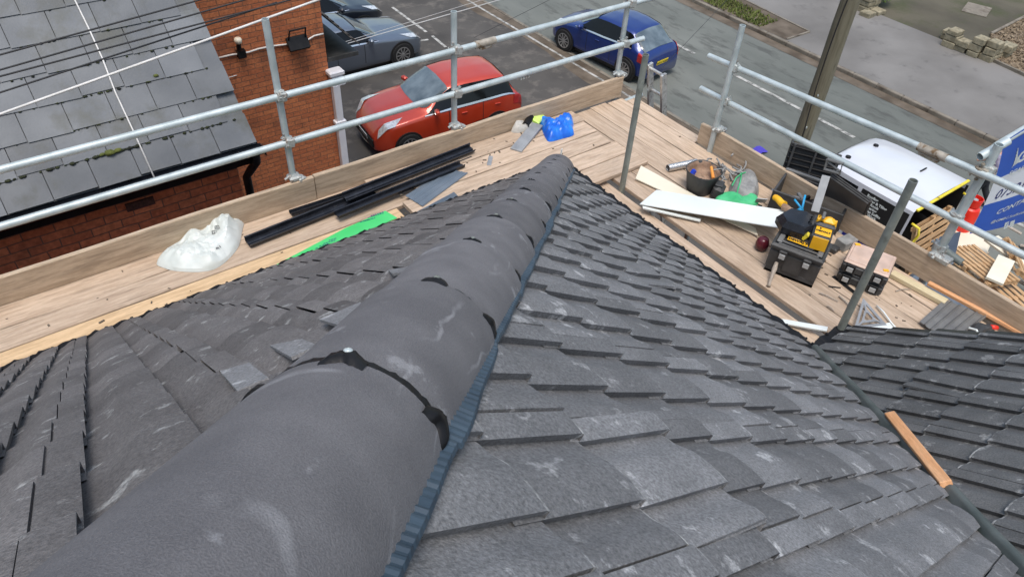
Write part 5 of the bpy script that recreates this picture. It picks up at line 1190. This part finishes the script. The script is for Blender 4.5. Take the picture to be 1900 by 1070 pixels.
# ------------------------------------------------------------------ cars
def car(name, label, cat, pos, head, Lc, Wc, st, pm_, wr, wx, win, scr, rear, side, group, plate_f=None, plate_r=None, grille=True, screen='screen', pillar=None):
    """local x: nose at 0, tail at Lc (so heading points from tail to nose is -x)"""
    root = empty(name, (pos[0], pos[1], G), label, cat, group, rz=head)
    xs = [s[0] for s in st]
    def S(x, v):   # x metres from nose, v in [-6,6]
        for i in range(len(st) - 1):
            if x <= st[i + 1][0] or i == len(st) - 2: break
        a, b_ = st[i], st[i + 1]; u = min(1, max(0, (x - a[0]) / (b_[0] - a[0])))
        zt, wr_, zb, wb = [a[k] + (b_[k] - a[k]) * u for k in (1, 2, 3, 4)]
        rows = [(wb * .93, .2), (wb * .985, .3), (wb, .55 * zb + .1), (wb * .985, zb), (wr_ + (wb * .94 - wr_) * .12, zt - .07 if zt - zb > .2 else zb + (zt - zb) * .5), (wr_ * .86, zt - .012), (0, zt + .025)]
        av = abs(v); k = min(5, int(av)); t = av - k
        y = rows[k][0] + (rows[k + 1][0] - rows[k][0]) * t; z = rows[k][1] + (rows[k + 1][1] - rows[k][1]) * t
        return Vector((x, y if v >= 0 else -y, z))
    # smooth stations
    X = []
    for i in range(len(xs) - 1):
        n = max(2, int((xs[i + 1] - xs[i]) / .09))
        X += [xs[i] + (xs[i + 1] - xs[i]) * k / n for k in range(n)]
    X.append(xs[-1]); V = [-6 + 0] 
    VV = [-i / 4 for i in range(24)][::-1]; VV = [ -x for x in []] 
    VV = [v / 4 for v in range(0, 25)]
    ring = lambda x: [S(x, v) for v in VV] + [S(x, -v) for v in VV[::-1]]
    b = LM(); R0 = [ring(x) for x in X]; b.grid(R0, closed=True); n = len(R0[0]); b.f += [tuple(range(n)), tuple(range(len(R0) * n - 1, (len(R0) - 1) * n - 1, -1))]; b.r += [.5, .5]
    o = b.build('body', pm_, root, smooth=True)
    bm = bmesh.new(); bm.from_mesh(o.data)
    for _ in range(2): bmesh.ops.smooth_vert(bm, verts=bm.verts, factor=.5, use_axis_x=True, use_axis_y=True, use_axis_z=True)
    bmesh.ops.recalc_face_normals(bm, faces=bm.faces); bm.to_mesh(o.data); bm.free()
    def patch(name, x0, x1, v0, v1, mt, off=.008, nx=14, nv=8, xf0=None, xf1=None, parent=root, top=False):
        SS = (lambda x, q: S(x, (6 - abs(q)) * (1 if q >= 0 else -1)) if abs(q) > 1e-6 else S(x, 6)) if top else S
        b = LM(); rows = []
        for i in range(nx + 1):
            row = []
            for j in range(nv + 1):
                v = v0 + (v1 - v0) * j / nv; a = xf0(v) if xf0 else x0; c = xf1(v) if xf1 else x1; x = a + (c - a) * i / nx
                p = SS(x, v); e = .01; dx = SS(x + e, v) - SS(x - e, v); dv = SS(x, v + .05) - SS(x, v - .05); nn = dx.cross(dv).normalized()
                ctr = Vector((x, 0, .6)); 
                if nn.dot(p - ctr) < 0: nn = -nn
                row.append(p + nn * off)
            rows.append(row)
        b.grid(rows); return b.build(name, M[mt] if isinstance(mt, str) else mt, parent, smooth=True)
    sx0, sx1 = scr; patch('windscreen', sx0, sx1, -1.9, 1.9, screen, xf0=lambda v: sx0 + .06 * v * v, xf1=lambda v: sx1 - .0, nv=20, nx=10, off=.014, top=True)
    rx0, rx1 = rear; patch('rear_window', rx0, rx1, -1.8, 1.8, 'screen', nv=16, nx=8, off=.012, top=True)
    for sg in (1, -1):
        b0, b1 = win
        def f0(v): return b0 + (abs(v) - 3.1) * (pillar or .55)
        def f1(v): return b1 - (abs(v) - 3.1) * .12
        patch('side_window', b0, b1, 3.12 * sg, 4.02 * sg, 'glass', xf0=f0, xf1=f1, off=.008)
        for dx_ in side: patch('door_seam', dx_, dx_ + .018, 1.2 * sg, 3.1 * sg, 'ink', off=.002, nx=1)
        for dx_ in side: 
            q = S(dx_ + .45, 2.6); b = LM(); b.box((q.x, sg * (abs(q.y) + .012), q.z), (.16, .03, .03), bev=.008); b.build('door_handle', pm_, root)
            b = LM(); q2 = S(dx_ + .05, 3.5); 
        patch('window_trim', b0 + .02, b1, 3.02 * sg, 3.12 * sg, 'chrome', off=.012, nv=1)
        b = LM(); q = S(b0 + .32, 3.15); b.box((q.x, sg * (abs(q.y) + .12), q.z + .06), (.12, .2, .15), Matrix.Rotation(.2 * sg, 3, 'Z'), bev=.04); b.build('mirror', pm_, root)
        # lights
        patch('headlight', .12, .62, 3.02 * sg, 4.3 * sg, 'lamp', xf0=lambda v: .06 + .08 * (abs(v) - 3), xf1=lambda v: .5 + .22 * (abs(v) - 3), off=.01)
        patch('tail_light', Lc - .3, Lc - .02, 2.3 * sg, 3.3 * sg, 'tail', off=.01, xf0=lambda v: Lc - .34)
        for x in wx:
            wl = LM(); yo = sg * (Wc / 2 - .1)
            wl2 = LM(); T = Matrix.Translation((x, sg * (Wc / 2 - .03), wr)) @ Matrix.Rotation(R_(90), 4, 'X'); wl2.lathe([(wr + .055, -.05), (wr + .055, .045)], 28, T); wl2.build('wheel_arch', M['ink'], root)
            T = Matrix.Translation((x, sg * (Wc / 2 - .045), wr)) @ Matrix.Rotation(R_(90) * -sg, 4, 'X')
            wl.lathe([(wr * .6, -.09), (wr * .95, -.09), (wr, -.06), (wr, .055), (wr * .94, .085), (wr * .7, .09)], 30, T); whl = wl.build('wheel', M['tyre'], root, smooth=True, angle=40)
            r_ = LM(); r_.lathe([(wr * .69, .06), (wr * .69, .096), (wr * .62, .098), (wr * .6, .07)], 26, T)
            for k in range(10):
                a = 2 * math.pi * k / 10; r_.box((0, 0, 0), (wr * .5, .035, .02), None, bev=.004) if False else r_.add(*(lambda B: (B.v, B.f))(MB().box((wr * .36, 0, .085), (wr * .52, .034, .02))), None, T @ Matrix.Rotation(a, 4, 'Z'))
            r_.lathe([(.06, .07), (.06, .1), (.02, .104)], 14, T)
            rm = r_.build('rim', M['rim'], None); rm.parent = whl
            r2 = LM(); r2.lathe([(wr * .62, .05), (wr * .62, .066)], 24, T); q_ = r2.build('brake_disc', M['ink'], None); q_.parent = whl
    if grille:
        patch('grille', 0, 0, -1, 1, 'ink') if False else None
        b = LM(); b.box((-.01, 0, .42), (.05, Wc * .62, .24), bev=.02); b.build('grille', M['ink'], root)
        b = LM(); b.path([(-.035 + .12 * abs(k / 6 - 1) ** 2, (k - 6) / 6 * Wc * .33, .27 + .02 * abs(k / 6 - 1)) for k in range(13)], .012, 6); b.build('grille_trim', M['chrome'], root)
    b = LM(); b.box((Lc * .5, 0, .2), (Lc * .86, Wc * .9, .1)); b.build('underbody', M['ink'], root)
    def plate(x, z, mt, txt, sgn):
        b = LM(); b.box((x, 0, z), (.012, .54, .12), Matrix.Rotation(.12 * sgn, 3, 'Y')); pl = b.build('number_plate', M[mt], root)
        vs, fs = text_mesh(txt, .115, 0, .004); b = LM()
        b.add([(x + sgn * .009 , v.x * sgn, z + v.y) for v in vs], fs); l_ = b.build('lettering', M['ink'], None); l_.parent = pl
    if plate_f: plate(-.045, .47, 'wplate', plate_f, -1)
    if plate_r: plate(Lc + .0, .62, 'yplate', plate_r, 1)
    return root, S, patch
# stations: x, ztop, roof half width, belt z, belt half width
def stations(L, W, Hh, hood, wsx, roofx, rear0, rear1, belt, tailz):
    w = W / 2
    return [(0, .56, w * .5, .5, w * .66), (.06, .68, w * .62, .62, w * .8), (.3, hood - .12, w * .72, hood - .2, w * .95), (wsx * .7, hood - .02, w * .78, hood - .1, w), (wsx, hood + .02, w * .8, belt - .02, w),
            (roofx, Hh - .04, w * .72, belt, w), (roofx + .45, Hh, w * .74, belt + .01, w), (rear0 - .5, Hh - .01, w * .73, belt + .04, w), (rear0, Hh - .06, w * .7, belt + .06, w * .98), (rear1, tailz, w * .76, tailz - .05, w * .93),
            (L - .05, tailz - .12, w * .72, tailz - .17, w * .88), (L, .55, w * .68, .5, w * .84)]
K = 1.06
def carpos(px, py, h): return at(px, py, G + h)
# red: nose to -X.  local +x (tail) -> world +X
rp = at(676, 262, G + .35)
st1 = stations(4.3, 1.9, 1.68, 1.12, 1.25, 2.1, 3.75, 4.12, 1.08, 1.12)
car('parked_car', 'orange red parked hatchback with pale windscreen, facing the brick house', 'car', (7.45, 15.85), -.11, 4.3, 1.9, st1, M['redcar'], .34, (.85, 3.45), (1.3, 4.0), (1.27, 2.08), (3.8, 4.1), (2.0, 3.0), 'cars in the car park', plate_f='AY14 OZS')
# blue: tail toward -Y
A_, B_ = at(1047, 76, G + .33), at(1158, 130, G + .33); d = (B_ - A_); d.z = 0; wb_ = d.length; d.normalize(); hd_ = math.atan2(d.y, d.x)
nrm_ = Vector((-d.y, d.x, 0)); nrm_ = nrm_ if nrm_.x > 0 else -nrm_
nose = A_ - d * .82 + nrm_ * .92
Lb = .82 + wb_ + .72
st2 = stations(Lb, 1.84, 1.52, 1.0, 1.12, 1.95, Lb - .78, Lb - .2, .98, 1.0)
car('parked_car', 'blue parked hatchback seen from behind with a yellow number plate', 'car', (nose.x, nose.y), hd_, Lb, 1.84, st2, M['bluecar'], .35, (.82, .82 + wb_), (1.2, Lb - .62), (1.15, 1.93), (Lb - .73, Lb - .22), (1.75, 2.75), 'cars in the car park', plate_r='RY17 OZS')
# silver: nose to +X, near front wheel at px (745,102)
w0 = at(745, 101, G + .34); ls = 4.75
st3 = stations(ls, 1.92, 1.46, .98, 1.5, 2.25, 3.6, 4.15, .96, 1.04)
car('parked_car', 'blue grey parked saloon half hidden by the brick house corner', 'car', (w0.x + .85, w0.y + .9), math.pi + .0, ls, 1.92, st3, M['silvercar'], .36, (.85, 3.75), (1.6, 3.9), (1.55, 2.23), (3.65, 4.1), (2.1, 3.0), 'cars in the car park')
w1 = at(688, 22, G + .6)
car('parked_car', 'near black parked car only its nose showing at the top edge', 'car', (w1.x + .35, w1.y + .5), math.pi, 4.4, 1.88, stations(4.4, 1.88, 1.5, 1.0, 1.2, 2.0, 3.6, 4.15, 1.0, 1.05), M['darkcar'], .34, (.85, 3.4), (1.3, 3.9), (1.2, 1.98), (3.65, 4.1), (2.0, 3.0), 'cars in the car park')
# pale bodywork in front of the red one (bonnet of a car nearer the wall)
pc = at(930, 215, G + 1.0)
car('parked_car', 'pale grey car mostly hidden behind the toe board, below the red car', 'car', (7.3, 13.1), -.1, 4.3, 1.85, stations(4.3, 1.85, 1.38, .95, 1.2, 2.0, 3.6, 4.1, .9, 1.0), M['palecar'], .34, (.85, 3.4), (1.3, 3.9), (1.2, 1.98), (3.65, 4.1), (2.0, 3.0), 'cars in the car park')
# antenna on red car roof
# ------------------------------------------------------------------ white works van
VX0, VX1, VY0, VY1, VZ = 14.35, 16.62, 4.85, 9.6, 2.02
van = empty('works_van', ((VX0 + VX1) / 2, VY0, G), 'white van with navy writing panel and an open rear full of pallets', 'van')
b = MB(); xc = (VX0 + VX1) / 2; hw = (VX1 - VX0) / 2
def vs_(y, zt, k, zb=.3):
    w_ = hw * k; return [(xc - w_, y, G + zb), (xc - w_, y, G + zt * .62), (xc - w_ * .95, y, G + zt - .06), (xc - w_ * .86, y, G + zt), (xc, y, G + zt + .03), (xc + w_ * .86, y, G + zt), (xc + w_ * .95, y, G + zt - .06), (xc + w_, y, G + zt * .62), (xc + w_, y, G + zb)]
rows = [vs_(VY0, VZ, 1), vs_(VY0 + .3, VZ, 1), vs_(VY0 + 1.2, VZ, 1), vs_(VY0 + 1.75, VZ, .97), vs_(VY0 + 2.05, VZ - .01, .9), vs_(VY0 + 2.25, VZ - .03, .78)]
rows += [vs_(VY0 + 2.27, VZ - .06, .78), vs_(VY0 + 3.2, 1.16, .9), vs_(VY0 + 4.2, 1.02, .88), vs_(VY0 + 4.55, .85, .8), vs_(VY0 + 4.62, .5, .76)]
rows = [vs_(VY0, VZ, 1), vs_(VY0 + .3, VZ, 1), vs_(VY0 + 1.2, VZ, 1), vs_(VY0 + 1.7, VZ, .985), vs_(VY0 + 2.0, VZ - .005, .93), vs_(VY0 + 2.18, VZ - .02, .84), vs_(VY0 + 2.27, VZ - .06, .74)] + [vs_(VY0 + 2.85, 1.2, .93), vs_(VY0 + 3.1, 1.08, .9), vs_(VY0 + 3.3, .85, .84), vs_(VY0 + 3.36, .5, .8)]
b.grid(rows, flip=True); b.f += [tuple(range(len(rows) * 9 - 9, len(rows) * 9))]; b.r += [.5]
b.build('body', M['vanwhite'], van, smooth=True, angle=35)
b = MB(); b.box((xc, VY0 + 1.9, G + 1.1), (hw * 1.9, .05, 1.5)); b.box((xc, VY0 + .9, G + .33), (hw * 1.9, 2, .06)); b.box((VX1 - .03, VY0 + .9, G + 1.1), (.02, 1.9, 1.5)); b.build('load_space', M['ink'], van)
# screen, cab window + black sheet painting the shade in the open cab
b = MB(); b.grid([[Vector((xc + hw * k * s_, VY0 + 2.31 + t_ * .56, G + VZ - .07 - t_ * .78)) for s_ in (-1, -.5, 0, .5, 1)] for t_, k in ((0, .7), (.5, .8), (1, .86))]); b.build('windscreen', M['glass'], van)
def vside(name, y0, y1, z0, z1, mt, off=.012):
    # follows the tapering side
    def sx(z, y):
        k = 1 if y < VY0 + 1.2 else (1 - .03 * (y - VY0 - 1.2)); 
        zz = z / VZ; w_ = 1 if zz < .62 else 1 - .05 * (zz - .62) / .35
        return xc - hw * w_ * k - off
    b = MB(); b.grid([[Vector((sx(z0 + (z1 - z0) * j / 4, y), y, G + z0 + (z1 - z0) * j / 4)) for j in range(5)] for y in (y0, (y0 + y1) / 2, y1)]); return b.build(name, M[mt], van), sx
vside('side_panel', VY0 + .05, VY0 + 1.18, .98, 1.88, 'ink'); vside('side_panel', VY0 + .0, VY0 + 1.18, .5, .97, 'vanblue', .014)
vside('side_window', VY0 + 1.28, VY0 + 2.15, .95, 1.86, 'glass'); vside('cab_opening_shade', VY0 + 1.28, VY0 + 2.6, .45, .95, 'ink', .014)
txts = ['Roofing', 'Slating & Tiling', 'Flat Roofs', 'Guttering', 'Fascias Soffits', 'Lead Work', 'Chimneys & Pointing', 'Insurance Work', 'All Aspects of Roofing', '& Building Work']
for i, tx in enumerate(txts):
    vs, fs = text_mesh(tx, .085, 0, .003, 'LEFT'); b = MB(); z = G + 1.80 - i * .08
    b.add([(xc - hw - .02 + max(0, (v.y + z - G - 1.25) / .65) * .05, VY0 + 1.02 - v.x * 1.0, z + v.y) for v in vs], fs); b.build('lettering', M['white'], van)
b = MB()
for z in (.49,): b.box((VX0 - .02, VY0 + .6, G + z), (.012, 1.2, .025))
b.build('side_stripe', M['cyan'], van)
b = MB(); b.box((xc, VY0 - .02, G + VZ - .02), (hw * 1.8, .06, .05), bev=.01); b.build('rear_lintel', M['yellowp'], van)
for sx in (-.93, .88):
    b = MB(); x = xc + hw * sx; b.path([(x, VY0 - .05, G + 1.7), (x + .03, VY0 - .22, G + 1.66), (x + .06, VY0 - .26, G + 1.5), (x + .04, VY0 - .24, G + 1.3), (x - .05, VY0 - .1, G + 1.22)], .028, 8); b.build('grab_handle', M['yellowp'], van, smooth=True)
b = MB()
for x, y in ((xc - .55, VY0 + 2.0), (xc + .45, VY0 + 1.95)): b.lathe([(.06, 0), (.06, .03), (.03, .045)], 12, Matrix.Translation((x, y, G + VZ + .01)))
b.box((xc + .45, VY0 + .75, G + VZ + .035), (.25, .03, .02)); b.build('roof_fixing', M['black'], van)
for x in (VX0 + .02, VX1 - .02):
    for y in (VY0 + .55, VY0 + 2.7):
        b = MB(); b.lathe([(.22, -.1), (.34, -.1), (.36, 0), (.34, .1), (.22, .1)], 22, Matrix.Translation((x, y, G + .36)) @ Matrix.Rotation(R_(90), 4, 'Y')); b.build('wheel', M['tyre'], van, smooth=True)
# driver's seat cloth glimpsed
b = MB(); b.box((VX0 - .1, VY0 + 2.4, G + 1.3), (.2, .2, .14), Matrix.Rotation(.4, 3, 'Z'), bev=.05); tag(b.build('pink_cloth', M['pink'], loc=(VX0 - .1, VY0 + 2.4, G + 1.3)), 'pink cloth bundled at the open cab of the white van', 'cloth')
# ------------------------------------------------------------------ pallets
def pallet(c, rx, rz, label, ry=0, W=1.2, D=1.0, n=6):
    o = empty('pallet', tuple(c), label, 'pallet', 'wooden pallets behind the van'); o.rotation_euler = (rx, ry, rz)
    for k in range(n):
        b = LM(); b.box((0, -D / 2 + (k + .5) * D / n, .125), (W, D / n * .6, .02)); b.build('slat', M['pallet'], o)
    for k in (-1, 0, 1):
        b = LM(); b.box((k * W * .45, 0, .07), (.08, D, .085)); b.build('bearer', M['pallet'], o)
    for k in (-1, 0, 1):
        b = LM(); b.box((0, k * D * .44, .012), (W, .09, .02)); b.build('slat', M['pallet'], o)
    return o
p = at(1815, 498, G + 1.2); pallet(p, .15, R_(75), 'light wooden pallet lying flat on top of the heap', n=7)
p = at(1868, 560, G + .9); pallet(p, .1, R_(70), 'wooden pallet lying below the topmost one')
p = at(1800, 550, G + .7); pallet(p, R_(60), R_(88), 'wooden pallet leaning on its edge on the near side of the heap')
p = at(1895, 500, G + .8); pallet(p, R_(35), R_(40), 'tilted wooden pallet at the right edge of the heap')
pallet((xc + .1, VY0 - .1, G + .75), R_(75), 0, 'upright wooden pallet inside the open rear of the van', W=1.5, D=1.3, n=7)
pallet((xc + .35, VY0 - .45, G + .35), R_(82), .15, 'second upright wooden pallet leaning on the rear of the van', W=1.3, D=.9, n=6)
for (pa, pb_, z, w_, mt, lab) in (((1840, 440), (1910, 492), 1.0, .42, 'cream', 'long pale timber sheet behind the pallet heap'), ((1868, 478), (1846, 520), 1.5, .32, 'cream', 'square pale board lying on the topmost pallet'), ((1770, 470), (1800, 495), .3, .3, 'dust', 'dark bagged rubbish beside the pallets')):
    a, b_ = at(*pa, G + z).xy, at(*pb_, G + z).xy; plank('loose_board', a, b_, w_, .05, G + z, M[mt], lab, 'board')
b = MB(); c = at(1832, 470, G + .02)
rng = random.Random(3)
for k in range(26):
    x, y = c.x + rng.uniform(-1.3, 1.6), c.y + rng.uniform(-2.4, 1.2); L_ = rng.uniform(.4, 1.1); b.box((x, y, G + rng.uniform(.05, .5)), (L_, .09, .03), Matrix.Rotation(rng.uniform(0, 3.1), 3, 'Z') @ Matrix.Rotation(rng.gauss(0, .2), 3, 'Y'))
tag(b.build('broken_timber', M['greywood']), 'pile of broken timber offcuts under the pallets', 'timber', kind='stuff')
# blue grey board leaning outside the scaffold
a = on(1743, 442, 0, 6.6); b_ = on(1782, 432, 0, 6.75); c_ = on(1768, 492, 0, 6.45); d_ = on(1720, 500, 0, 6.3)
b = MB(); b.grid([[a, d_], [b_, c_]]); tag(b.build('leaning_sheet', M['bluegrey'], loc=tuple(a), thick=.05), 'blue grey panel standing outside the street toe board', 'panel')
b = MB(); b.box((14.1, 3.6, G + .4), (1.5, 1.4, .8), bev=.1); tag(b.build('rubble_bag', M['bluegrey'], loc=(14.1, 3.6, G)), 'dark blue bulk bag on the ground between van and pallets', 'bag')
b = MB(); p = at(1760, 455, G + .6); b.box(p + Vector((.8, -.1, -.35)), (1.1, .9, .5), Matrix.Rotation(.3, 3, 'Z'), bev=.03); tag(b.build('cardboard_block', M['cream'], loc=tuple(p)), 'pale box on the ground behind the red gas bottle', 'box')
# gas bottle
gp = at(1764, 452, G); gb_ = empty('gas_bottle', tuple(gp), 'bright red gas bottle standing behind the white van', 'gas bottle')
b = MB(); b.lathe([(.2, 0), (.22, .05), (.22, .95), (.19, 1.08), (.1, 1.14), (.09, 1.2)], 22, Matrix.Translation(gp)); b.build('bottle_body', M['red'], gb_, smooth=True, angle=40)
b = MB(); b.lathe([(.15, 1.14), (.16, 1.34), (.145, 1.34), (.14, 1.16)], 20, Matrix.Translation(gp)); b.build('collar', M['red'], gb_, smooth=True, angle=40)
b = MB(); b.lathe([(.04, 1.18), (.04, 1.28), (.06, 1.3)], 10, Matrix.Translation(gp)); b.build('valve', M['coupler'], gb_)
# ------------------------------------------------------------------ person
fp = at(1803, 381, G); ps = empty('person', tuple(fp), 'person in a purple grey shirt and black trousers walking behind the banner', 'person')
def skin(name, nodes, edges, mt, parent, sub=2):
    me = bpy.data.meshes.new(name); me.from_pydata([n[0] for n in nodes], edges, []); o = bpy.data.objects.new(name, me); COL.objects.link(o)
    sm = o.modifiers.new('s', 'SKIN'); 
    for i, n in enumerate(nodes):
        r = n[1] if isinstance(n[1], tuple) else (n[1], n[1]); me.skin_vertices[0].data[i].radius = r
    me.skin_vertices[0].data[0].use_root = True
    sb = o.modifiers.new('b', 'SUBSURF'); sb.levels = sub; sb.render_levels = sub
    dg = bpy.context.evaluated_depsgraph_get(); ev = o.evaluated_get(dg); m2 = bpy.data.meshes.new_from_object(ev); bpy.data.objects.remove(o)
    m2.materials.clear(); m2.materials.append(M[mt]); m2.shade_smooth(); m2.name = name
    o2 = bpy.data.objects.new(name, m2); COL.objects.link(o2); o2.parent = parent; return o2
s = 1.07
def Vp(x, y, z): return (x * s, y * s, z * s)
# walks toward +Y/+X; x = forward local
ps.rotation_euler = (0, 0, R_(115))
nd = [(Vp(0, 0, .95), .12), (Vp(.02, 0, 1.15), (.15, .12)), (Vp(.05, 0, 1.38), (.17, .12)), (Vp(.07, 0, 1.5), .06), (Vp(.1, 0, 1.6), .075), (Vp(.11, 0, 1.7), .085),
      (Vp(.05, .2, 1.41), .06), (Vp(-.03, .27, 1.15), .045), (Vp(.12, .3, .95), .035), (Vp(.05, -.2, 1.41), .06), (Vp(.08, -.28, 1.15), .045), (Vp(.28, -.24, 1.05), .035),
      (Vp(0, .1, .88), .1), (Vp(.12, .11, .5), .07), (Vp(.05, .11, .1), .045), (Vp(.18, .11, .04), .04), (Vp(0, -.1, .88), .1), (Vp(-.06, -.11, .5), .07), (Vp(-.3, -.11, .14), .045), (Vp(-.2, -.11, .05), .04),
      (Vp(.2, .31, .9), .03), (Vp(.36, -.22, 1.04), .03)]
ed = [(0, 1), (1, 2), (2, 3), (3, 4), (4, 5), (2, 6), (6, 7), (7, 8), (2, 9), (9, 10), (10, 11), (0, 12), (12, 13), (13, 14), (14, 15), (0, 16), (16, 17), (17, 18), (18, 19), (8, 20), (11, 21)]
skin('body', nd, ed, 'skin', ps)
g_ = .014
skin('shirt', [(Vp(0, 0, .93), (.15, .14)), (Vp(.02, 0, 1.15), (.17, .14)), (Vp(.05, 0, 1.38), (.185, .14)), (Vp(.06, 0, 1.47), .08), (Vp(.05, .2, 1.41), .078), (Vp(-.03, .27, 1.15), .062), (Vp(.05, .285, 1.03), .05), (Vp(.05, -.2, 1.41), .078), (Vp(.08, -.28, 1.15), .062), (Vp(.2, -.255, 1.09), .05)],
     [(0, 1), (1, 2), (2, 3), (2, 4), (4, 5), (5, 6), (2, 7), (7, 8), (8, 9)], 'shirt', ps)
skin('trousers', [(Vp(0, 0, .96), (.14, .13)), (Vp(0, .1, .86), .115), (Vp(.12, .11, .5), .09), (Vp(.05, .11, .1), .068), (Vp(0, -.1, .86), .115), (Vp(-.06, -.11, .5), .09), (Vp(-.29, -.11, .15), .068)], [(0, 1), (1, 2), (2, 3), (0, 4), (4, 5), (5, 6)], 'trouser', ps)
skin('shoes', [(Vp(.02, .11, .06), .055), (Vp(.2, .11, .045), .045)], [(0, 1)], 'ink', ps); skin('shoes', [(Vp(-.32, -.11, .1), .055), (Vp(-.16, -.11, .045), .045)], [(0, 1)], 'ink', ps)
skin('hair', [(Vp(.085, 0, 1.66), .085), (Vp(.09, 0, 1.74), .095), (Vp(.06, 0, 1.66), .08)], [(0, 1), (0, 2)], 'hair', ps)
b = LM(); b.lathe([(.012, 0), (.016, .02), (.006, .04)], 8, Matrix.Translation(Vector(Vp(.2, 0, 1.66)))); b.build('nose', M['skin'], ps, smooth=True)
